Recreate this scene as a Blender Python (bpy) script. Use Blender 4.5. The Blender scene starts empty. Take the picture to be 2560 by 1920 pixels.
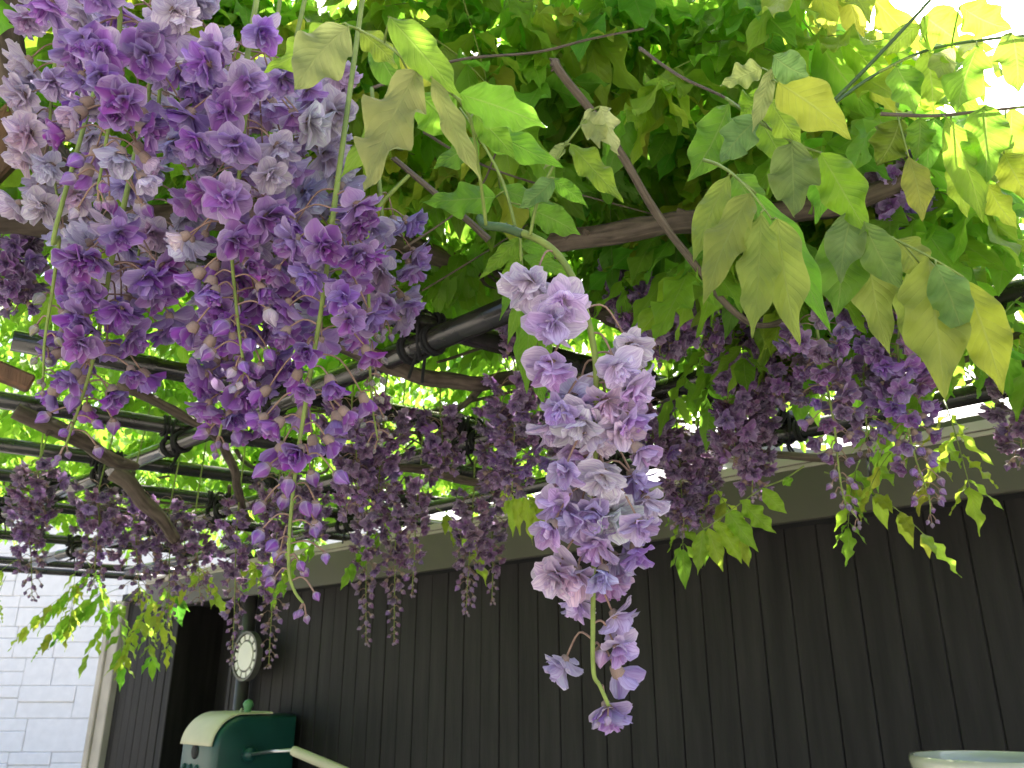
import bpy, math, random
import numpy as np
from mathutils import Vector, Matrix, noise

R = math.radians
SC = bpy.context.scene
COL = SC.collection
rnd = random.Random(7)

# ------------------------------------------------------------------ camera
F, CX, CY = 2050.0, 1280.0, 960.0            # focal length and centre in photograph pixels
PITCH = R(20.2)
CAM = Vector((0, 0, 1.45))
cd = bpy.data.cameras.new('camera')
cam = bpy.data.objects.new('camera', cd); COL.objects.link(cam)
cam.location = CAM
cam.rotation_euler = (R(90) + PITCH, 0, 0)
cd.sensor_width = 36.0
cd.lens = 36.0 * F / 2560.0
cd.clip_start = 0.02; cd.clip_end = 500
cd.dof.use_dof = True; cd.dof.focus_distance = 0.68; cd.dof.aperture_fstop = 22.0
SC.camera = cam
FWD = Vector((0, math.cos(PITCH), math.sin(PITCH)))
UP = Vector((0, -math.sin(PITCH), math.cos(PITCH)))
RIGHT = Vector((1, 0, 0))

# ------------------------------------------------------------------ sky, sun, exposure
SUN_EL, SUN_AZ = R(50), R(24)                # azimuth clockwise from +Y (straight ahead)
w = bpy.data.worlds.new('World'); SC.world = w; w.use_nodes = True
nt = w.node_tree; nt.nodes.clear()
sky = nt.nodes.new('ShaderNodeTexSky'); sky.sky_type = 'NISHITA'; sky.sun_disc = False
sky.sun_elevation = SUN_EL; sky.sun_rotation = SUN_AZ
sky.air_density = 1.0; sky.dust_density = 6.0; sky.ozone_density = 0.6
bg = nt.nodes.new('ShaderNodeBackground'); bg.inputs[1].default_value = 0.15
ow = nt.nodes.new('ShaderNodeOutputWorld')
nt.links.new(sky.outputs[0], bg.inputs[0]); nt.links.new(bg.outputs[0], ow.inputs[0])
sd = bpy.data.lights.new('sun', 'SUN'); sd.energy = 5.0; sd.angle = R(0.53); sd.color = (1.0, 0.95, 0.86)
sun = bpy.data.objects.new('sun', sd); COL.objects.link(sun)
sdir = Vector((math.sin(SUN_AZ) * math.cos(SUN_EL), math.cos(SUN_AZ) * math.cos(SUN_EL), math.sin(SUN_EL)))
sun.rotation_euler = (-sdir).to_track_quat('-Z', 'Y').to_euler()
sun.location = sdir * 20
vs = SC.view_settings
vs.view_transform = 'Standard'; vs.look = 'None'; vs.gamma = 1.0; vs.use_curve_mapping = False
vs.exposure = 1.75
cy = SC.cycles
cy.use_denoising = True
cy.max_bounces = 8; cy.diffuse_bounces = 5; cy.transmission_bounces = 5; cy.transparent_max_bounces = 4
cy.use_adaptive_sampling = True; cy.adaptive_threshold = 0.025
cy.sample_clamp_indirect = 6.0

# ------------------------------------------------------------------ helpers
def at(px, py, d):
    """photograph pixel at depth d (metres along the view axis) -> world point"""
    return CAM + d * (FWD + (px - CX) / F * RIGHT + (CY - py) / F * UP)

def ray(px, py):
    return FWD + (px - CX) / F * RIGHT + (CY - py) / F * UP

def at_z(px, py, z):
    r = ray(px, py); return CAM + r * ((z - CAM.z) / r.z)

def V(*a): return Vector(a)

class MB:
    def __init__(s): s.v = []; s.f = []; s.m = []; s.uv = []; s.sm = []
    def add(s, verts, faces, mat=0, uvs=None, smooth=True):
        b = len(s.v); s.v += [tuple(p) for p in verts]
        for f in faces:
            s.f.append([i + b for i in f]); s.m.append(mat); s.sm.append(smooth)
            s.uv.append([uvs[i] for i in f] if uvs else [(0, 0)] * len(f))
    def mesh(s, name, mats):
        me = bpy.data.meshes.new(name)
        me.from_pydata(s.v, [], s.f)
        for m in mats: me.materials.append(m)
        me.polygons.foreach_set('material_index', s.m)
        me.polygons.foreach_set('use_smooth', s.sm)
        uvl = me.uv_layers.new(name='UVMap')
        flat = [c for f in s.uv for t in f for c in t]
        uvl.data.foreach_set('uv', flat)
        me.update()
        return me

def link(name, data, parent=None, mat=None, color=None):
    o = bpy.data.objects.new(name, data); COL.objects.link(o)
    if parent is not None: o.parent = parent
    if mat is not None: o.matrix_basis = mat
    if color is not None: o.color = (*color, 1)
    return o

def tag(o, label=None, cat=None, group=None, kind=None):
    if label: o['label'] = label
    if cat: o['category'] = cat
    if group: o['group'] = group
    if kind: o['kind'] = kind
    return o

def empty(name, loc):
    o = bpy.data.objects.new(name, None); COL.objects.link(o); o.location = loc
    o.empty_display_size = 0.05
    return o

def box(mb, c, ax, ay, az, mat=0, bev=0.0):
    """box centred at c with half vectors ax, ay, az; small chamfer along all edges when bev > 0"""
    if bev <= 0:
        vs_ = [c + sx * ax + sy * ay + sz * az for sx in (-1, 1) for sy in (-1, 1) for sz in (-1, 1)]
        fs = [(0, 1, 3, 2), (4, 6, 7, 5), (0, 4, 5, 1), (2, 3, 7, 6), (0, 2, 6, 4), (1, 5, 7, 3)]
        mb.add(vs_, fs, mat, None, False); return
    la, lb, lc = ax.length, ay.length, az.length
    ua, ub, uc = ax / la, ay / lb, az / lc
    vs_ = []; idx = {}
    for sx in (-1, 1):
        for sy in (-1, 1):
            for sz in (-1, 1):
                for k in range(3):
                    x, y, z = sx * la, sy * lb, sz * lc
                    if k != 0: x -= sx * bev
                    if k != 1: y -= sy * bev
                    if k != 2: z -= sz * bev
                    idx[(sx, sy, sz, k)] = len(vs_)
                    vs_.append(c + ua * x + ub * y + uc * z)
    fs = []
    for k in range(3):
        for s in (-1, 1):
            def g(p, q):
                t = [p, q]; t.insert(k, s); return idx[(*t, k)]
            loop = [g(-1, -1), g(1, -1), g(1, 1), g(-1, 1)]
            if (s > 0) == (k == 1): loop.reverse()
            fs.append(loop)
    for k in range(3):                                   # chamfer strips along axis k
        a, b = [i for i in range(3) if i != k]
        for s1 in (-1, 1):
            for s2 in (-1, 1):
                def h(s, face):
                    t = [0, 0, 0]; t[k] = s; t[a] = s1; t[b] = s2; return idx[(*t, face)]
                fs.append([h(-1, a), h(1, a), h(1, b), h(-1, b)])
    for sx in (-1, 1):
        for sy in (-1, 1):
            for sz in (-1, 1):
                fs.append([idx[(sx, sy, sz, 0)], idx[(sx, sy, sz, 1)], idx[(sx, sy, sz, 2)]])
    mb.add(vs_, fs, mat, None, False)

def frames(pts):
    n = len(pts); T = []
    for i in range(n):
        t = (pts[min(i + 1, n - 1)] - pts[max(i - 1, 0)])
        T.append(t.normalized() if t.length > 1e-9 else Vector((0, 0, 1)))
    a = Vector((0, 0, 1)) if abs(T[0].z) < 0.9 else Vector((1, 0, 0))
    N = [(a - T[0] * a.dot(T[0])).normalized()]
    for i in range(1, n):
        v = N[-1] - T[i] * N[-1].dot(T[i]); N.append(v.normalized())
    return T, N

def tube(mb, pts, rad, sides=8, mat=0, cap=True, wob=0.0):
    T, N = frames(pts); n = len(pts)
    verts = []; uvs = []; L = 0
    for i in range(n):
        B = T[i].cross(N[i])
        if i: L += (pts[i] - pts[i - 1]).length
        r = rad[i] if isinstance(rad, (list, tuple)) else rad
        for k in range(sides):
            a = 2 * math.pi * k / sides
            rr = r * (1 + (wob * noise.noise((pts[i] * 18 + Vector((k * 1.7, 0, 0)))) if wob else 0))
            verts.append(pts[i] + (N[i] * math.cos(a) + B * math.sin(a)) * rr)
            uvs.append((k / sides, L))
    faces = []
    for i in range(n - 1):
        for k in range(sides):
            k2 = (k + 1) % sides
            faces.append((i * sides + k, i * sides + k2, (i + 1) * sides + k2, (i + 1) * sides + k))
    if cap:
        faces.append(tuple(range(sides))[::-1]); faces.append(tuple((n - 1) * sides + k for k in range(sides)))
    mb.add(verts, faces, mat, uvs, True)

def spline(P, n):
    """Catmull-Rom through points, n samples per span"""
    out = []; m = len(P)
    for i in range(m - 1):
        p0, p1, p2, p3 = P[max(i - 1, 0)], P[i], P[i + 1], P[min(i + 2, m - 1)]
        for k in range(n):
            t = k / n
            out.append(0.5 * ((2 * p1) + (p2 - p0) * t + (2 * p0 - 5 * p1 + 4 * p2 - p3) * t * t + (3 * p1 - p0 - 3 * p2 + p3) * t ** 3))
    out.append(P[-1].copy()); return out

# ------------------------------------------------------------------ materials
def new_mat(name):
    m = bpy.data.materials.new(name); m.use_nodes = True
    m.node_tree.nodes.clear(); return m, m.node_tree.nodes, m.node_tree.links

def N_(nodes, t, **kw):
    n = nodes.new(t)
    for k, v in kw.items(): setattr(n, k, v)
    return n

def math_(nodes, links, op, a, b=None, clamp=False):
    n = nodes.new('ShaderNodeMath'); n.operation = op; n.use_clamp = clamp
    for i, x in enumerate((a, b)):
        if x is None: continue
        if isinstance(x, (int, float)): n.inputs[i].default_value = x
        else: links.new(x, n.inputs[i])
    return n.outputs[0]

def mix_(nodes, links, fac, a, b, blend='MIX'):
    n = nodes.new('ShaderNodeMix'); n.data_type = 'RGBA'; n.blend_type = blend
    for sock, x in ((n.inputs[0], fac), (n.inputs[6], a), (n.inputs[7], b)):
        if isinstance(x, (int, float)): sock.default_value = x
        elif isinstance(x, tuple): sock.default_value = (*x, 1) if len(x) == 3 else x
        else: links.new(x, sock)
    return n.outputs[2]

def simple(name, col, rough=0.6, var=0.25, scale=8.0, bump=0.0, bscale=60.0, metallic=0.0, coat=0.0, stretch=None, spec=0.5):
    m, n, l = new_mat(name)
    o = N_(n, 'ShaderNodeOutputMaterial'); p = N_(n, 'ShaderNodeBsdfPrincipled')
    l.new(p.outputs[0], o.inputs[0])
    tc = N_(n, 'ShaderNodeTexCoord'); mp = N_(n, 'ShaderNodeMapping')
    if stretch: mp.inputs['Scale'].default_value = stretch
    l.new(tc.outputs['Object'], mp.inputs[0])
    nz = N_(n, 'ShaderNodeTexNoise'); nz.inputs['Scale'].default_value = scale; nz.inputs['Detail'].default_value = 6
    l.new(mp.outputs[0], nz.inputs[0])
    dark = tuple(c * (1 - var) for c in col); lite = tuple(min(1, c * (1 + var)) for c in col)
    rp = N_(n, 'ShaderNodeMapRange'); rp.inputs[1].default_value = 0.3; rp.inputs[2].default_value = 0.7
    l.new(nz.outputs[0], rp.inputs[0])
    l.new(mix_(n, l, rp.outputs[0], dark, lite), p.inputs['Base Color'])
    p.inputs['Roughness'].default_value = rough; p.inputs['Metallic'].default_value = metallic
    p.inputs['Coat Weight'].default_value = coat; p.inputs['Specular IOR Level'].default_value = spec
    if bump:
        nb = N_(n, 'ShaderNodeTexNoise'); nb.inputs['Scale'].default_value = bscale; nb.inputs['Detail'].default_value = 5
        l.new(mp.outputs[0], nb.inputs[0])
        b = N_(n, 'ShaderNodeBump'); b.inputs['Strength'].default_value = bump; b.inputs['Distance'].default_value = 0.004
        l.new(nb.outputs[0], b.inputs['Height']); l.new(b.outputs[0], p.inputs['Normal'])
    return m

def leaf_material(name, island):
    m, n, l = new_mat(name)
    o = N_(n, 'ShaderNodeOutputMaterial')
    uv = N_(n, 'ShaderNodeUVMap', uv_map='UVMap'); sp = N_(n, 'ShaderNodeSeparateXYZ')
    l.new(uv.outputs[0], sp.inputs[0])
    u = math_(n, l, 'ABSOLUTE', math_(n, l, 'MULTIPLY', math_(n, l, 'SUBTRACT', sp.outputs[0], 0.5), 2.0))
    v = sp.outputs[1]
    # midrib and side veins
    mid = math_(n, l, 'SUBTRACT', 1.0, math_(n, l, 'MULTIPLY', u, 14.0), True)
    s = math_(n, l, 'SUBTRACT', math_(n, l, 'MULTIPLY', v, 11.0), math_(n, l, 'MULTIPLY', u, 2.3))
    fr = math_(n, l, 'ABSOLUTE', math_(n, l, 'SUBTRACT', math_(n, l, 'FRACT', s), 0.5))
    side = math_(n, l, 'SUBTRACT', 1.0, math_(n, l, 'MULTIPLY', fr, 11.0), True)
    side = math_(n, l, 'MULTIPLY', side, math_(n, l, 'SUBTRACT', 1.0, math_(n, l, 'MULTIPLY', u, 0.75), True))
    vein = math_(n, l, 'MAXIMUM', mid, math_(n, l, 'MULTIPLY', side, 0.55))
    puff = math_(n, l, 'MULTIPLY', fr, 2.0)
    if island:
        ge = N_(n, 'ShaderNodeNewGeometry'); rv = ge.outputs['Random Per Island']
        cr = N_(n, 'ShaderNodeValToRGB'); l.new(rv, cr.inputs[0])
        cr.color_ramp.elements[0].color = (0.22, 0.51, 0.045, 1); cr.color_ramp.elements[1].color = (0.45, 0.68, 0.06, 1)
        e = cr.color_ramp.elements.new(0.5); e.color = (0.33, 0.62, 0.05, 1)
        base = cr.outputs[0]
    else:
        oi = N_(n, 'ShaderNodeObjectInfo'); base = oi.outputs['Color']; rv = oi.outputs['Random']
    tc = N_(n, 'ShaderNodeTexCoord'); nz = N_(n, 'ShaderNodeTexNoise'); nz.inputs['Scale'].default_value = 3.0
    nz.inputs['Detail'].default_value = 5
    l.new(tc.outputs['Object'], nz.inputs[0])
    hs = N_(n, 'ShaderNodeHueSaturation')
    l.new(math_(n, l, 'ADD', 0.488, math_(n, l, 'MULTIPLY', rv, 0.024)), hs.inputs[0])
    l.new(math_(n, l, 'ADD', 0.72, math_(n, l, 'MULTIPLY', nz.outputs[0], 0.55)), hs.inputs[2])
    l.new(base, hs.inputs['Color'])
    rim = math_(n, l, 'MULTIPLY', math_(n, l, 'SUBTRACT', u, 0.90, True), 5.0, True)  # pale margin: the light edge of a curled leaf put into the colour
    tcol = mix_(n, l, math_(n, l, 'MULTIPLY', math_(n, l, 'MAXIMUM', vein, rim), 0.32), hs.outputs[0], (0.64, 0.72, 0.24))
    dcol = mix_(n, l, 1.0, tcol, (0.52, 0.54, 0.48), 'MULTIPLY')
    hgt = math_(n, l, 'SUBTRACT', math_(n, l, 'MULTIPLY', puff, 0.5), vein)
    b = N_(n, 'ShaderNodeBump'); b.inputs['Strength'].default_value = 0.4; b.inputs['Distance'].default_value = 0.0015
    l.new(hgt, b.inputs['Height'])
    p = N_(n, 'ShaderNodeBsdfPrincipled'); l.new(dcol, p.inputs['Base Color'])
    p.inputs['Roughness'].default_value = 0.45; p.inputs['Specular IOR Level'].default_value = 0.4
    l.new(b.outputs[0], p.inputs['Normal'])
    t = N_(n, 'ShaderNodeBsdfTranslucent'); l.new(tcol, t.inputs[0]); l.new(b.outputs[0], t.inputs['Normal'])
    mx = N_(n, 'ShaderNodeMixShader'); mx.inputs[0].default_value = 0.55
    l.new(p.outputs[0], mx.inputs[1]); l.new(t.outputs[0], mx.inputs[2]); l.new(mx.outputs[0], o.inputs[0])
    return m

def petal_material():
    m, n, l = new_mat('petal')
    o = N_(n, 'ShaderNodeOutputMaterial')
    uv = N_(n, 'ShaderNodeUVMap', uv_map='UVMap'); sp = N_(n, 'ShaderNodeSeparateXYZ'); l.new(uv.outputs[0], sp.inputs[0])
    oi = N_(n, 'ShaderNodeObjectInfo'); ge = N_(n, 'ShaderNodeNewGeometry')
    isl = ge.outputs['Random Per Island']
    hs = N_(n, 'ShaderNodeHueSaturation'); l.new(oi.outputs['Color'], hs.inputs['Color'])
    l.new(math_(n, l, 'ADD', 0.475, math_(n, l, 'MULTIPLY', isl, 0.05)), hs.inputs[0])
    l.new(math_(n, l, 'ADD', 0.7, math_(n, l, 'MULTIPLY', isl, 0.5)), hs.inputs[1])
    l.new(math_(n, l, 'ADD', 0.72, math_(n, l, 'MULTIPLY', math_(n, l, 'FRACT', math_(n, l, 'MULTIPLY', isl, 7.3)), 0.6)), hs.inputs[2])
    # fine streaks that run along the petal, pale claw at the base, paler rim
    cv = N_(n, 'ShaderNodeCombineXYZ')
    l.new(math_(n, l, 'MULTIPLY', sp.outputs[0], 9.0), cv.inputs[0]); l.new(math_(n, l, 'MULTIPLY', sp.outputs[1], 1.2), cv.inputs[1])
    l.new(math_(n, l, 'MULTIPLY', isl, 31.0), cv.inputs[2])
    nz = N_(n, 'ShaderNodeTexNoise'); nz.inputs['Scale'].default_value = 1.6; nz.inputs['Detail'].default_value = 4
    l.new(cv.outputs[0], nz.inputs[0])
    rim = math_(n, l, 'ABSOLUTE', math_(n, l, 'MULTIPLY', math_(n, l, 'SUBTRACT', sp.outputs[0], 0.5), 2.0))
    rim = math_(n, l, 'POWER', rim, 3.0)
    c1 = mix_(n, l, math_(n, l, 'MULTIPLY', rim, 0.45), hs.outputs[0], (0.80, 0.74, 0.86))
    st = N_(n, 'ShaderNodeMapRange'); st.inputs[1].default_value = 0.42; st.inputs[2].default_value = 0.7
    l.new(nz.outputs[0], st.inputs[0])
    c2 = mix_(n, l, math_(n, l, 'MULTIPLY', st.outputs[0], 0.55), c1, (0.27, 0.09, 0.42))
    base = math_(n, l, 'SUBTRACT', 1.0, math_(n, l, 'MULTIPLY', sp.outputs[1], 3.2), True)
    c3 = mix_(n, l, math_(n, l, 'MULTIPLY', base, 0.55), c2, (0.78, 0.74, 0.62))
    p = N_(n, 'ShaderNodeBsdfPrincipled'); l.new(c3, p.inputs['Base Color'])
    p.inputs['Roughness'].default_value = 0.62; p.inputs['Specular IOR Level'].default_value = 0.25
    b = N_(n, 'ShaderNodeBump'); b.inputs['Strength'].default_value = 0.25; b.inputs['Distance'].default_value = 0.0006
    l.new(nz.outputs[0], b.inputs['Height']); l.new(b.outputs[0], p.inputs['Normal'])
    t = N_(n, 'ShaderNodeBsdfTranslucent'); l.new(c3, t.inputs[0])
    mx = N_(n, 'ShaderNodeMixShader'); mx.inputs[0].default_value = 0.42
    l.new(p.outputs[0], mx.inputs[1]); l.new(t.outputs[0], mx.inputs[2]); l.new(mx.outputs[0], o.inputs[0])
    return m

def bark_material(name, c1, c2, scale):
    m, n, l = new_mat(name)
    o = N_(n, 'ShaderNodeOutputMaterial'); p = N_(n, 'ShaderNodeBsdfPrincipled'); l.new(p.outputs[0], o.inputs[0])
    uv = N_(n, 'ShaderNodeUVMap', uv_map='UVMap'); mp = N_(n, 'ShaderNodeMapping')
    mp.inputs['Scale'].default_value = (7.0, 9.0, 1.0); l.new(uv.outputs[0], mp.inputs[0])
    nz = N_(n, 'ShaderNodeTexNoise'); nz.inputs['Scale'].default_value = scale; nz.inputs['Detail'].default_value = 8
    nz.inputs['Distortion'].default_value = 0.6
    l.new(mp.outputs[0], nz.inputs[0])
    tc = N_(n, 'ShaderNodeTexCoord'); n2 = N_(n, 'ShaderNodeTexNoise'); n2.inputs['Scale'].default_value = 35
    n2.inputs['Detail'].default_value = 6; l.new(tc.outputs['Object'], n2.inputs[0])
    h = math_(n, l, 'ADD', nz.outputs[0], math_(n, l, 'MULTIPLY', n2.outputs[0], 0.5))
    mr = N_(n, 'ShaderNodeMapRange'); mr.inputs[1].default_value = 0.55; mr.inputs[2].default_value = 0.95; l.new(h, mr.inputs[0])
    l.new(mix_(n, l, mr.outputs[0], c1, c2), p.inputs['Base Color'])
    p.inputs['Roughness'].default_value = 0.85
    b = N_(n, 'ShaderNodeBump'); b.inputs['Strength'].default_value = 0.9; b.inputs['Distance'].default_value = 0.004
    l.new(h, b.inputs['Height']); l.new(b.outputs[0], p.inputs['Normal'])
    return m

M_LEAF = leaf_material('leaf', False)
M_LEAFS = leaf_material('leaf_mass', True)
M_PETAL = petal_material()
M_CALYX = simple('calyx', (0.28, 0.20, 0.16), 0.7, 0.3, 90)
M_STEM = simple('stem_green', (0.21, 0.28, 0.065), 0.6, 0.25, 60, 0.2, 300, spec=0.25)
M_STEMD = simple('stem_dark_green', (0.06, 0.12, 0.035), 0.5, 0.25, 60, 0.2, 300)
M_PEDI = simple('pedicel', (0.27, 0.17, 0.12), 0.6, 0.3, 90)
M_BARK = bark_material('bark', (0.045, 0.032, 0.022), (0.15, 0.115, 0.085), 1.6)
M_TWIG = bark_material('twig_bark', (0.085, 0.064, 0.045), (0.20, 0.16, 0.115), 1.4)
M_POLE = simple('pole_black', (0.022, 0.020, 0.018), 0.22, 0.5, 14, 0.05, 120, coat=0.25, stretch=(1, 1, 1))
M_ROPE = simple('rope_black', (0.010, 0.010, 0.011), 0.8, 0.3, 200, 0.8, 500)
M_WOOD = simple('timber_brown', (0.16, 0.085, 0.045), 0.7, 0.35, 10, 0.5, 60, stretch=(6, 6, 0.7))
M_SIDING = simple('siding_dark', (0.0165, 0.0155, 0.0142), 0.6, 0.4, 5, 0.35, 40, stretch=(5, 5, 0.5), spec=0.22)
M_GROOVE = simple('siding_backing', (0.010, 0.010, 0.010), 0.8, 0.2, 5)
M_FASCIA = simple('fascia_olive', (0.075, 0.069, 0.050), 0.42, 0.12, 3, 0.06, 30)
M_TRIM = simple('trim_beige', (0.36, 0.33, 0.27), 0.55, 0.15, 6, 0.1, 40)
M_WHITE = simple('white_stone_panel', (0.86, 0.84, 0.82), 0.7, 0.05, 12, 0.3, 90)
M_JOINT = simple('white_joint', (0.82, 0.80, 0.78), 0.8, 0.08, 10)
M_GROUND = simple('ground_paving', (0.34, 0.32, 0.28), 0.85, 0.25, 3, 0.5, 25)
M_GREEN = simple('reel_green', (0.012, 0.070, 0.058), 0.30, 0.12, 10, 0.04, 200)
M_LGREEN = simple('knob_green', (0.10, 0.28, 0.12), 0.4, 0.15, 20)
M_CREAM = simple('reel_cream', (0.56, 0.53, 0.36), 0.42, 0.06, 10, 0.05, 160)
M_STEEL = simple('steel', (0.5, 0.5, 0.5), 0.3, 0.1, 20, metallic=1.0)
M_POT = simple('pot_glaze', (0.52, 0.54, 0.40), 0.12, 0.08, 12, coat=0.6)
M_SOIL = simple('soil', (0.06, 0.04, 0.03), 0.95, 0.4, 40, 0.8, 80)
M_CLOCKW = simple('clock_white', (0.72, 0.72, 0.66), 0.4, 0.05, 8)
M_CLOCKD = simple('clock_dark', (0.10, 0.10, 0.085), 0.4, 0.2, 20)
M_PIPE = simple('pipe_dark', (0.050, 0.048, 0.046), 0.35, 0.2, 8)

# ------------------------------------------------------------------ the setting: ground, shed, white house
mb = MB(); S = 150
mb.add([V(-S, -S, 0), V(S, -S, 0), V(S, S, 0), V(-S, S, 0)], [(0, 1, 2, 3)], 0, None, False)
tag(link('ground', mb.mesh('ground', [M_GROUND])), kind='structure')

WU = Vector((-math.sin(R(46.8)), math.cos(R(46.8)), 0))       # along the shed wall, receding to the left
WN = Vector((math.cos(R(46.8)), math.sin(R(46.8)), 0))        # away from the camera
D = 2.3
def wall_pt(px, py, off=0.0):
    r = ray(px, py); return CAM + r * ((D - off) / r.dot(WN))
def wall_s(px, py, off=0.0): return (wall_pt(px, py, off) - CAM).dot(WU)
def wp(s, z, off=0.0): return V(CAM.x, CAM.y, 0) + WU * s + WN * (D - off) + V(0, 0, z)

s_end = wall_s(280, 1760)
s_beg = -2.6
OVER = 0.10                                                    # the fascia stands this far out from the wall
zf0 = wall_pt(1280, 1402, OVER).z
zf1 = wall_pt(1280, 1290, OVER).z
shed = empty('shed', wp(s_end * 0.5, 0, -0.6))
tag(shed, 'dark shed clad in vertical boards with an olive fascia, behind the flowers', 'shed')
SH = Matrix.Translation(-shed.location)
def shed_part(name, mb, mats):
    me = mb.mesh(name, mats); me.transform(SH); return link(name, me, shed)
s_d0, s_d1 = wall_s(575, 1700), wall_s(425, 1700)              # the dark doorway
pitch = 0.0965
s = s_beg; boards = []
zt = zf1 - 0.03
while s < s_end - 0.01:
    e = min(s + pitch, s_end)
    if not (s < s_d1 and e > s_d0):
        c = wp((s + e) / 2, (zt + 0.0) / 2, -0.012 + rnd.uniform(-0.0015, 0.0015))
        m1 = MB(); box(m1, c, WU * ((e - s) / 2 - 0.0014), WN * 0.012, V(0, 0, zt / 2 - 0.002), 0, 0.0025)
        shed_part('board', m1, [M_SIDING])
    s += pitch
m1 = MB()
for a, b in ((s_beg, s_d0), (s_d1, s_end)):
    box(m1, wp((a + b) / 2, zt / 2, -0.036), WU * ((b - a) / 2), WN * 0.03, V(0, 0, zt / 2 - 0.004))
shed_part('wall_backing', m1, [M_GROOVE])
m1 = MB(); wd = 0.5                                            # doorway: side walls, back door, lintel
box(m1, wp((s_d0 + s_d1) / 2, 1.0, -0.30), WU * ((s_d1 - s_d0) / 2 + .02), WN * 0.02, V(0, 0, 1.0))
shed_part('door', m1, [M_SIDING])
m1 = MB()
for s_ in (s_d0, s_d1):
    box(m1, wp(s_, zt / 2, -0.15), WU * 0.018, WN * 0.155, V(0, 0, zt / 2 - 0.006), 0, 0.004)
shed_part('door_jamb', m1, [M_SIDING])
m1 = MB(); box(m1, wp((s_d0 + s_d1) / 2, zt - 0.06, -0.15), WU * ((s_d1 - s_d0) / 2 - .02), WN * 0.12, V(0, 0, 0.055))
shed_part('door_lintel', m1, [M_SIDING])
s_fe = wall_s(370, 1500, OVER)
s_j = wall_s(2190, 1250, OVER)
for a, b, dz in ((s_beg - .1, s_j - 0.004, 0.035), (s_j, s_fe, 0.0)):
    m1 = MB(); box(m1, wp((a + b) / 2, (zf0 + zf1 + dz) / 2, OVER + 0.012), WU * ((b - a) / 2), WN * 0.012, V(0, 0, (zf1 + dz - zf0) / 2), 0, 0.003)
    shed_part('fascia', m1, [M_FASCIA])
m1 = MB(); box(m1, wp((s_beg + s_fe) / 2, zf0 + 0.012, OVER / 2), WU * ((s_fe - s_beg) / 2), WN * (OVER / 2 - 0.002), V(0, 0, 0.006))
shed_part('soffit', m1, [M_GROOVE])
m1 = MB(); box(m1, wp((s_beg + s_fe) / 2, zf1 - 0.015, OVER - 0.002), WU * ((s_fe - s_beg) / 2), WN * 0.03, V(0, 0, 0.006), 0, 0.002)
box(m1, wp((s_beg + s_fe) / 2, zf1 + 0.004, OVER + 0.03), WU * ((s_fe - s_beg) / 2), WN * 0.004, V(0, 0, 0.012), 0, 0.001)
shed_part('gutter_lip', m1, [M_TRIM])
m1 = MB(); box(m1, wp((s_beg + s_end) / 2, zf1 - 0.06, -1.0), WU * ((s_end - s_beg) / 2 - .05), WN * 1.06, V(0, 0, 0.02))
shed_part('roof', m1, [M_GROOVE])
for off, wdt, mt in ((0.012, 0.10, M_TRIM), (0.03, 0.045, M_TRIM)):
    m1 = MB(); box(m1, wp(s_end + wdt * 0.5 + (0.0 if off < .02 else .115), zf0 / 2 + .05, off), WU * wdt / 2 * 1.6, WN * 0.03, V(0, 0, zf0 / 2 + .045), 0, 0.006)
    shed_part('corner_trim', m1, [mt])
m1 = MB(); box(m1, wp(s_end + 0.05, zf0 / 2, -1.0), WU * 0.02, WN * 0.95, V(0, 0, zf0 / 2))
shed_part('end_wall', m1, [M_SIDING])

# drain pipe on the shed wall
sp_ = wall_s(600, 1700, 0.06)
m1 = MB(); tube(m1, [wp(sp_, 0.0, 0.045), wp(sp_, 0.9, 0.045), wp(sp_, zf0 + 0.02, 0.045)], 0.034, 14)
dp = link('drain_pipe', m1.mesh('drain_pipe', [M_PIPE]))
tag(dp, 'slim dark drain pipe running down the shed wall below the clock', 'pipe')
for z in (0.6, 1.15):
    m1 = MB(); tube(m1, [wp(sp_, z - .012, 0.045), wp(sp_, z + .012, 0.045)], 0.040, 14)
    link('bracket', m1.mesh('bracket', [M_PIPE]), dp)

# round wall clock with a ring of pale segments
cc = wall_pt(616, 1640, 0.11); cr_ = 0.112
ck = empty('wall_clock', cc); tag(ck, 'round dark rimmed wall clock with a ring of pale blocks, above the green hose reel', 'clock')
CKM = Matrix((( WU.x * -1, 0, -WN.x, 0), (WU.y * -1, 0, -WN.y, 0), (0, 1, 0, 0), (0, 0, 0, 1)))   # local x right, y up, z to viewer
def ring_mesh(name, r0, r1, z0, z1, a0, a1, n, mat):
    m = MB(); vs_ = []; fs = []
    for i in range(n + 1):
        a = a0 + (a1 - a0) * i / n
        for r_, z_ in ((r0, z0), (r0, z1), (r1, z1), (r1, z0)): vs_.append(V(r_ * math.sin(a), r_ * math.cos(a), z_))
    for i in range(n):
        for k in range(4):
            k2 = (k + 1) % 4; fs.append((i * 4 + k, i * 4 + k2, i * 4 + 4 + k2, i * 4 + 4 + k))
    if a1 - a0 < 6.2: fs += [(0, 1, 2, 3), (n * 4 + 3, n * 4 + 2, n * 4 + 1, n * 4)]
    m.add(vs_, fs, 0, None, False); return m.mesh(name, [mat])
for nm, me in (('rim', ring_mesh('rim', cr_ * .93, cr_ * 1.04, -0.02, 0.012, 0, 2 * math.pi, 40, M_CLOCKD)),
               ('back_plate', ring_mesh('back_plate', 0.0005, cr_ * .935, -0.02, 0.0, 0, 2 * math.pi, 40, M_CLOCKD)),
               ('face', ring_mesh('face', 0.0005, cr_ * .60, 0.0, 0.008, 0, 2 * math.pi, 40, M_CLOCKW))):
    link(nm, me, ck, CKM)
for i in range(12):
    a = 2 * math.pi * i / 12
    link('hour_block', ring_mesh('hour_block', cr_ * .68, cr_ * .90, 0.0, 0.006, a - .19, a + .19, 4, M_CLOCKW), ck, CKM)
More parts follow.
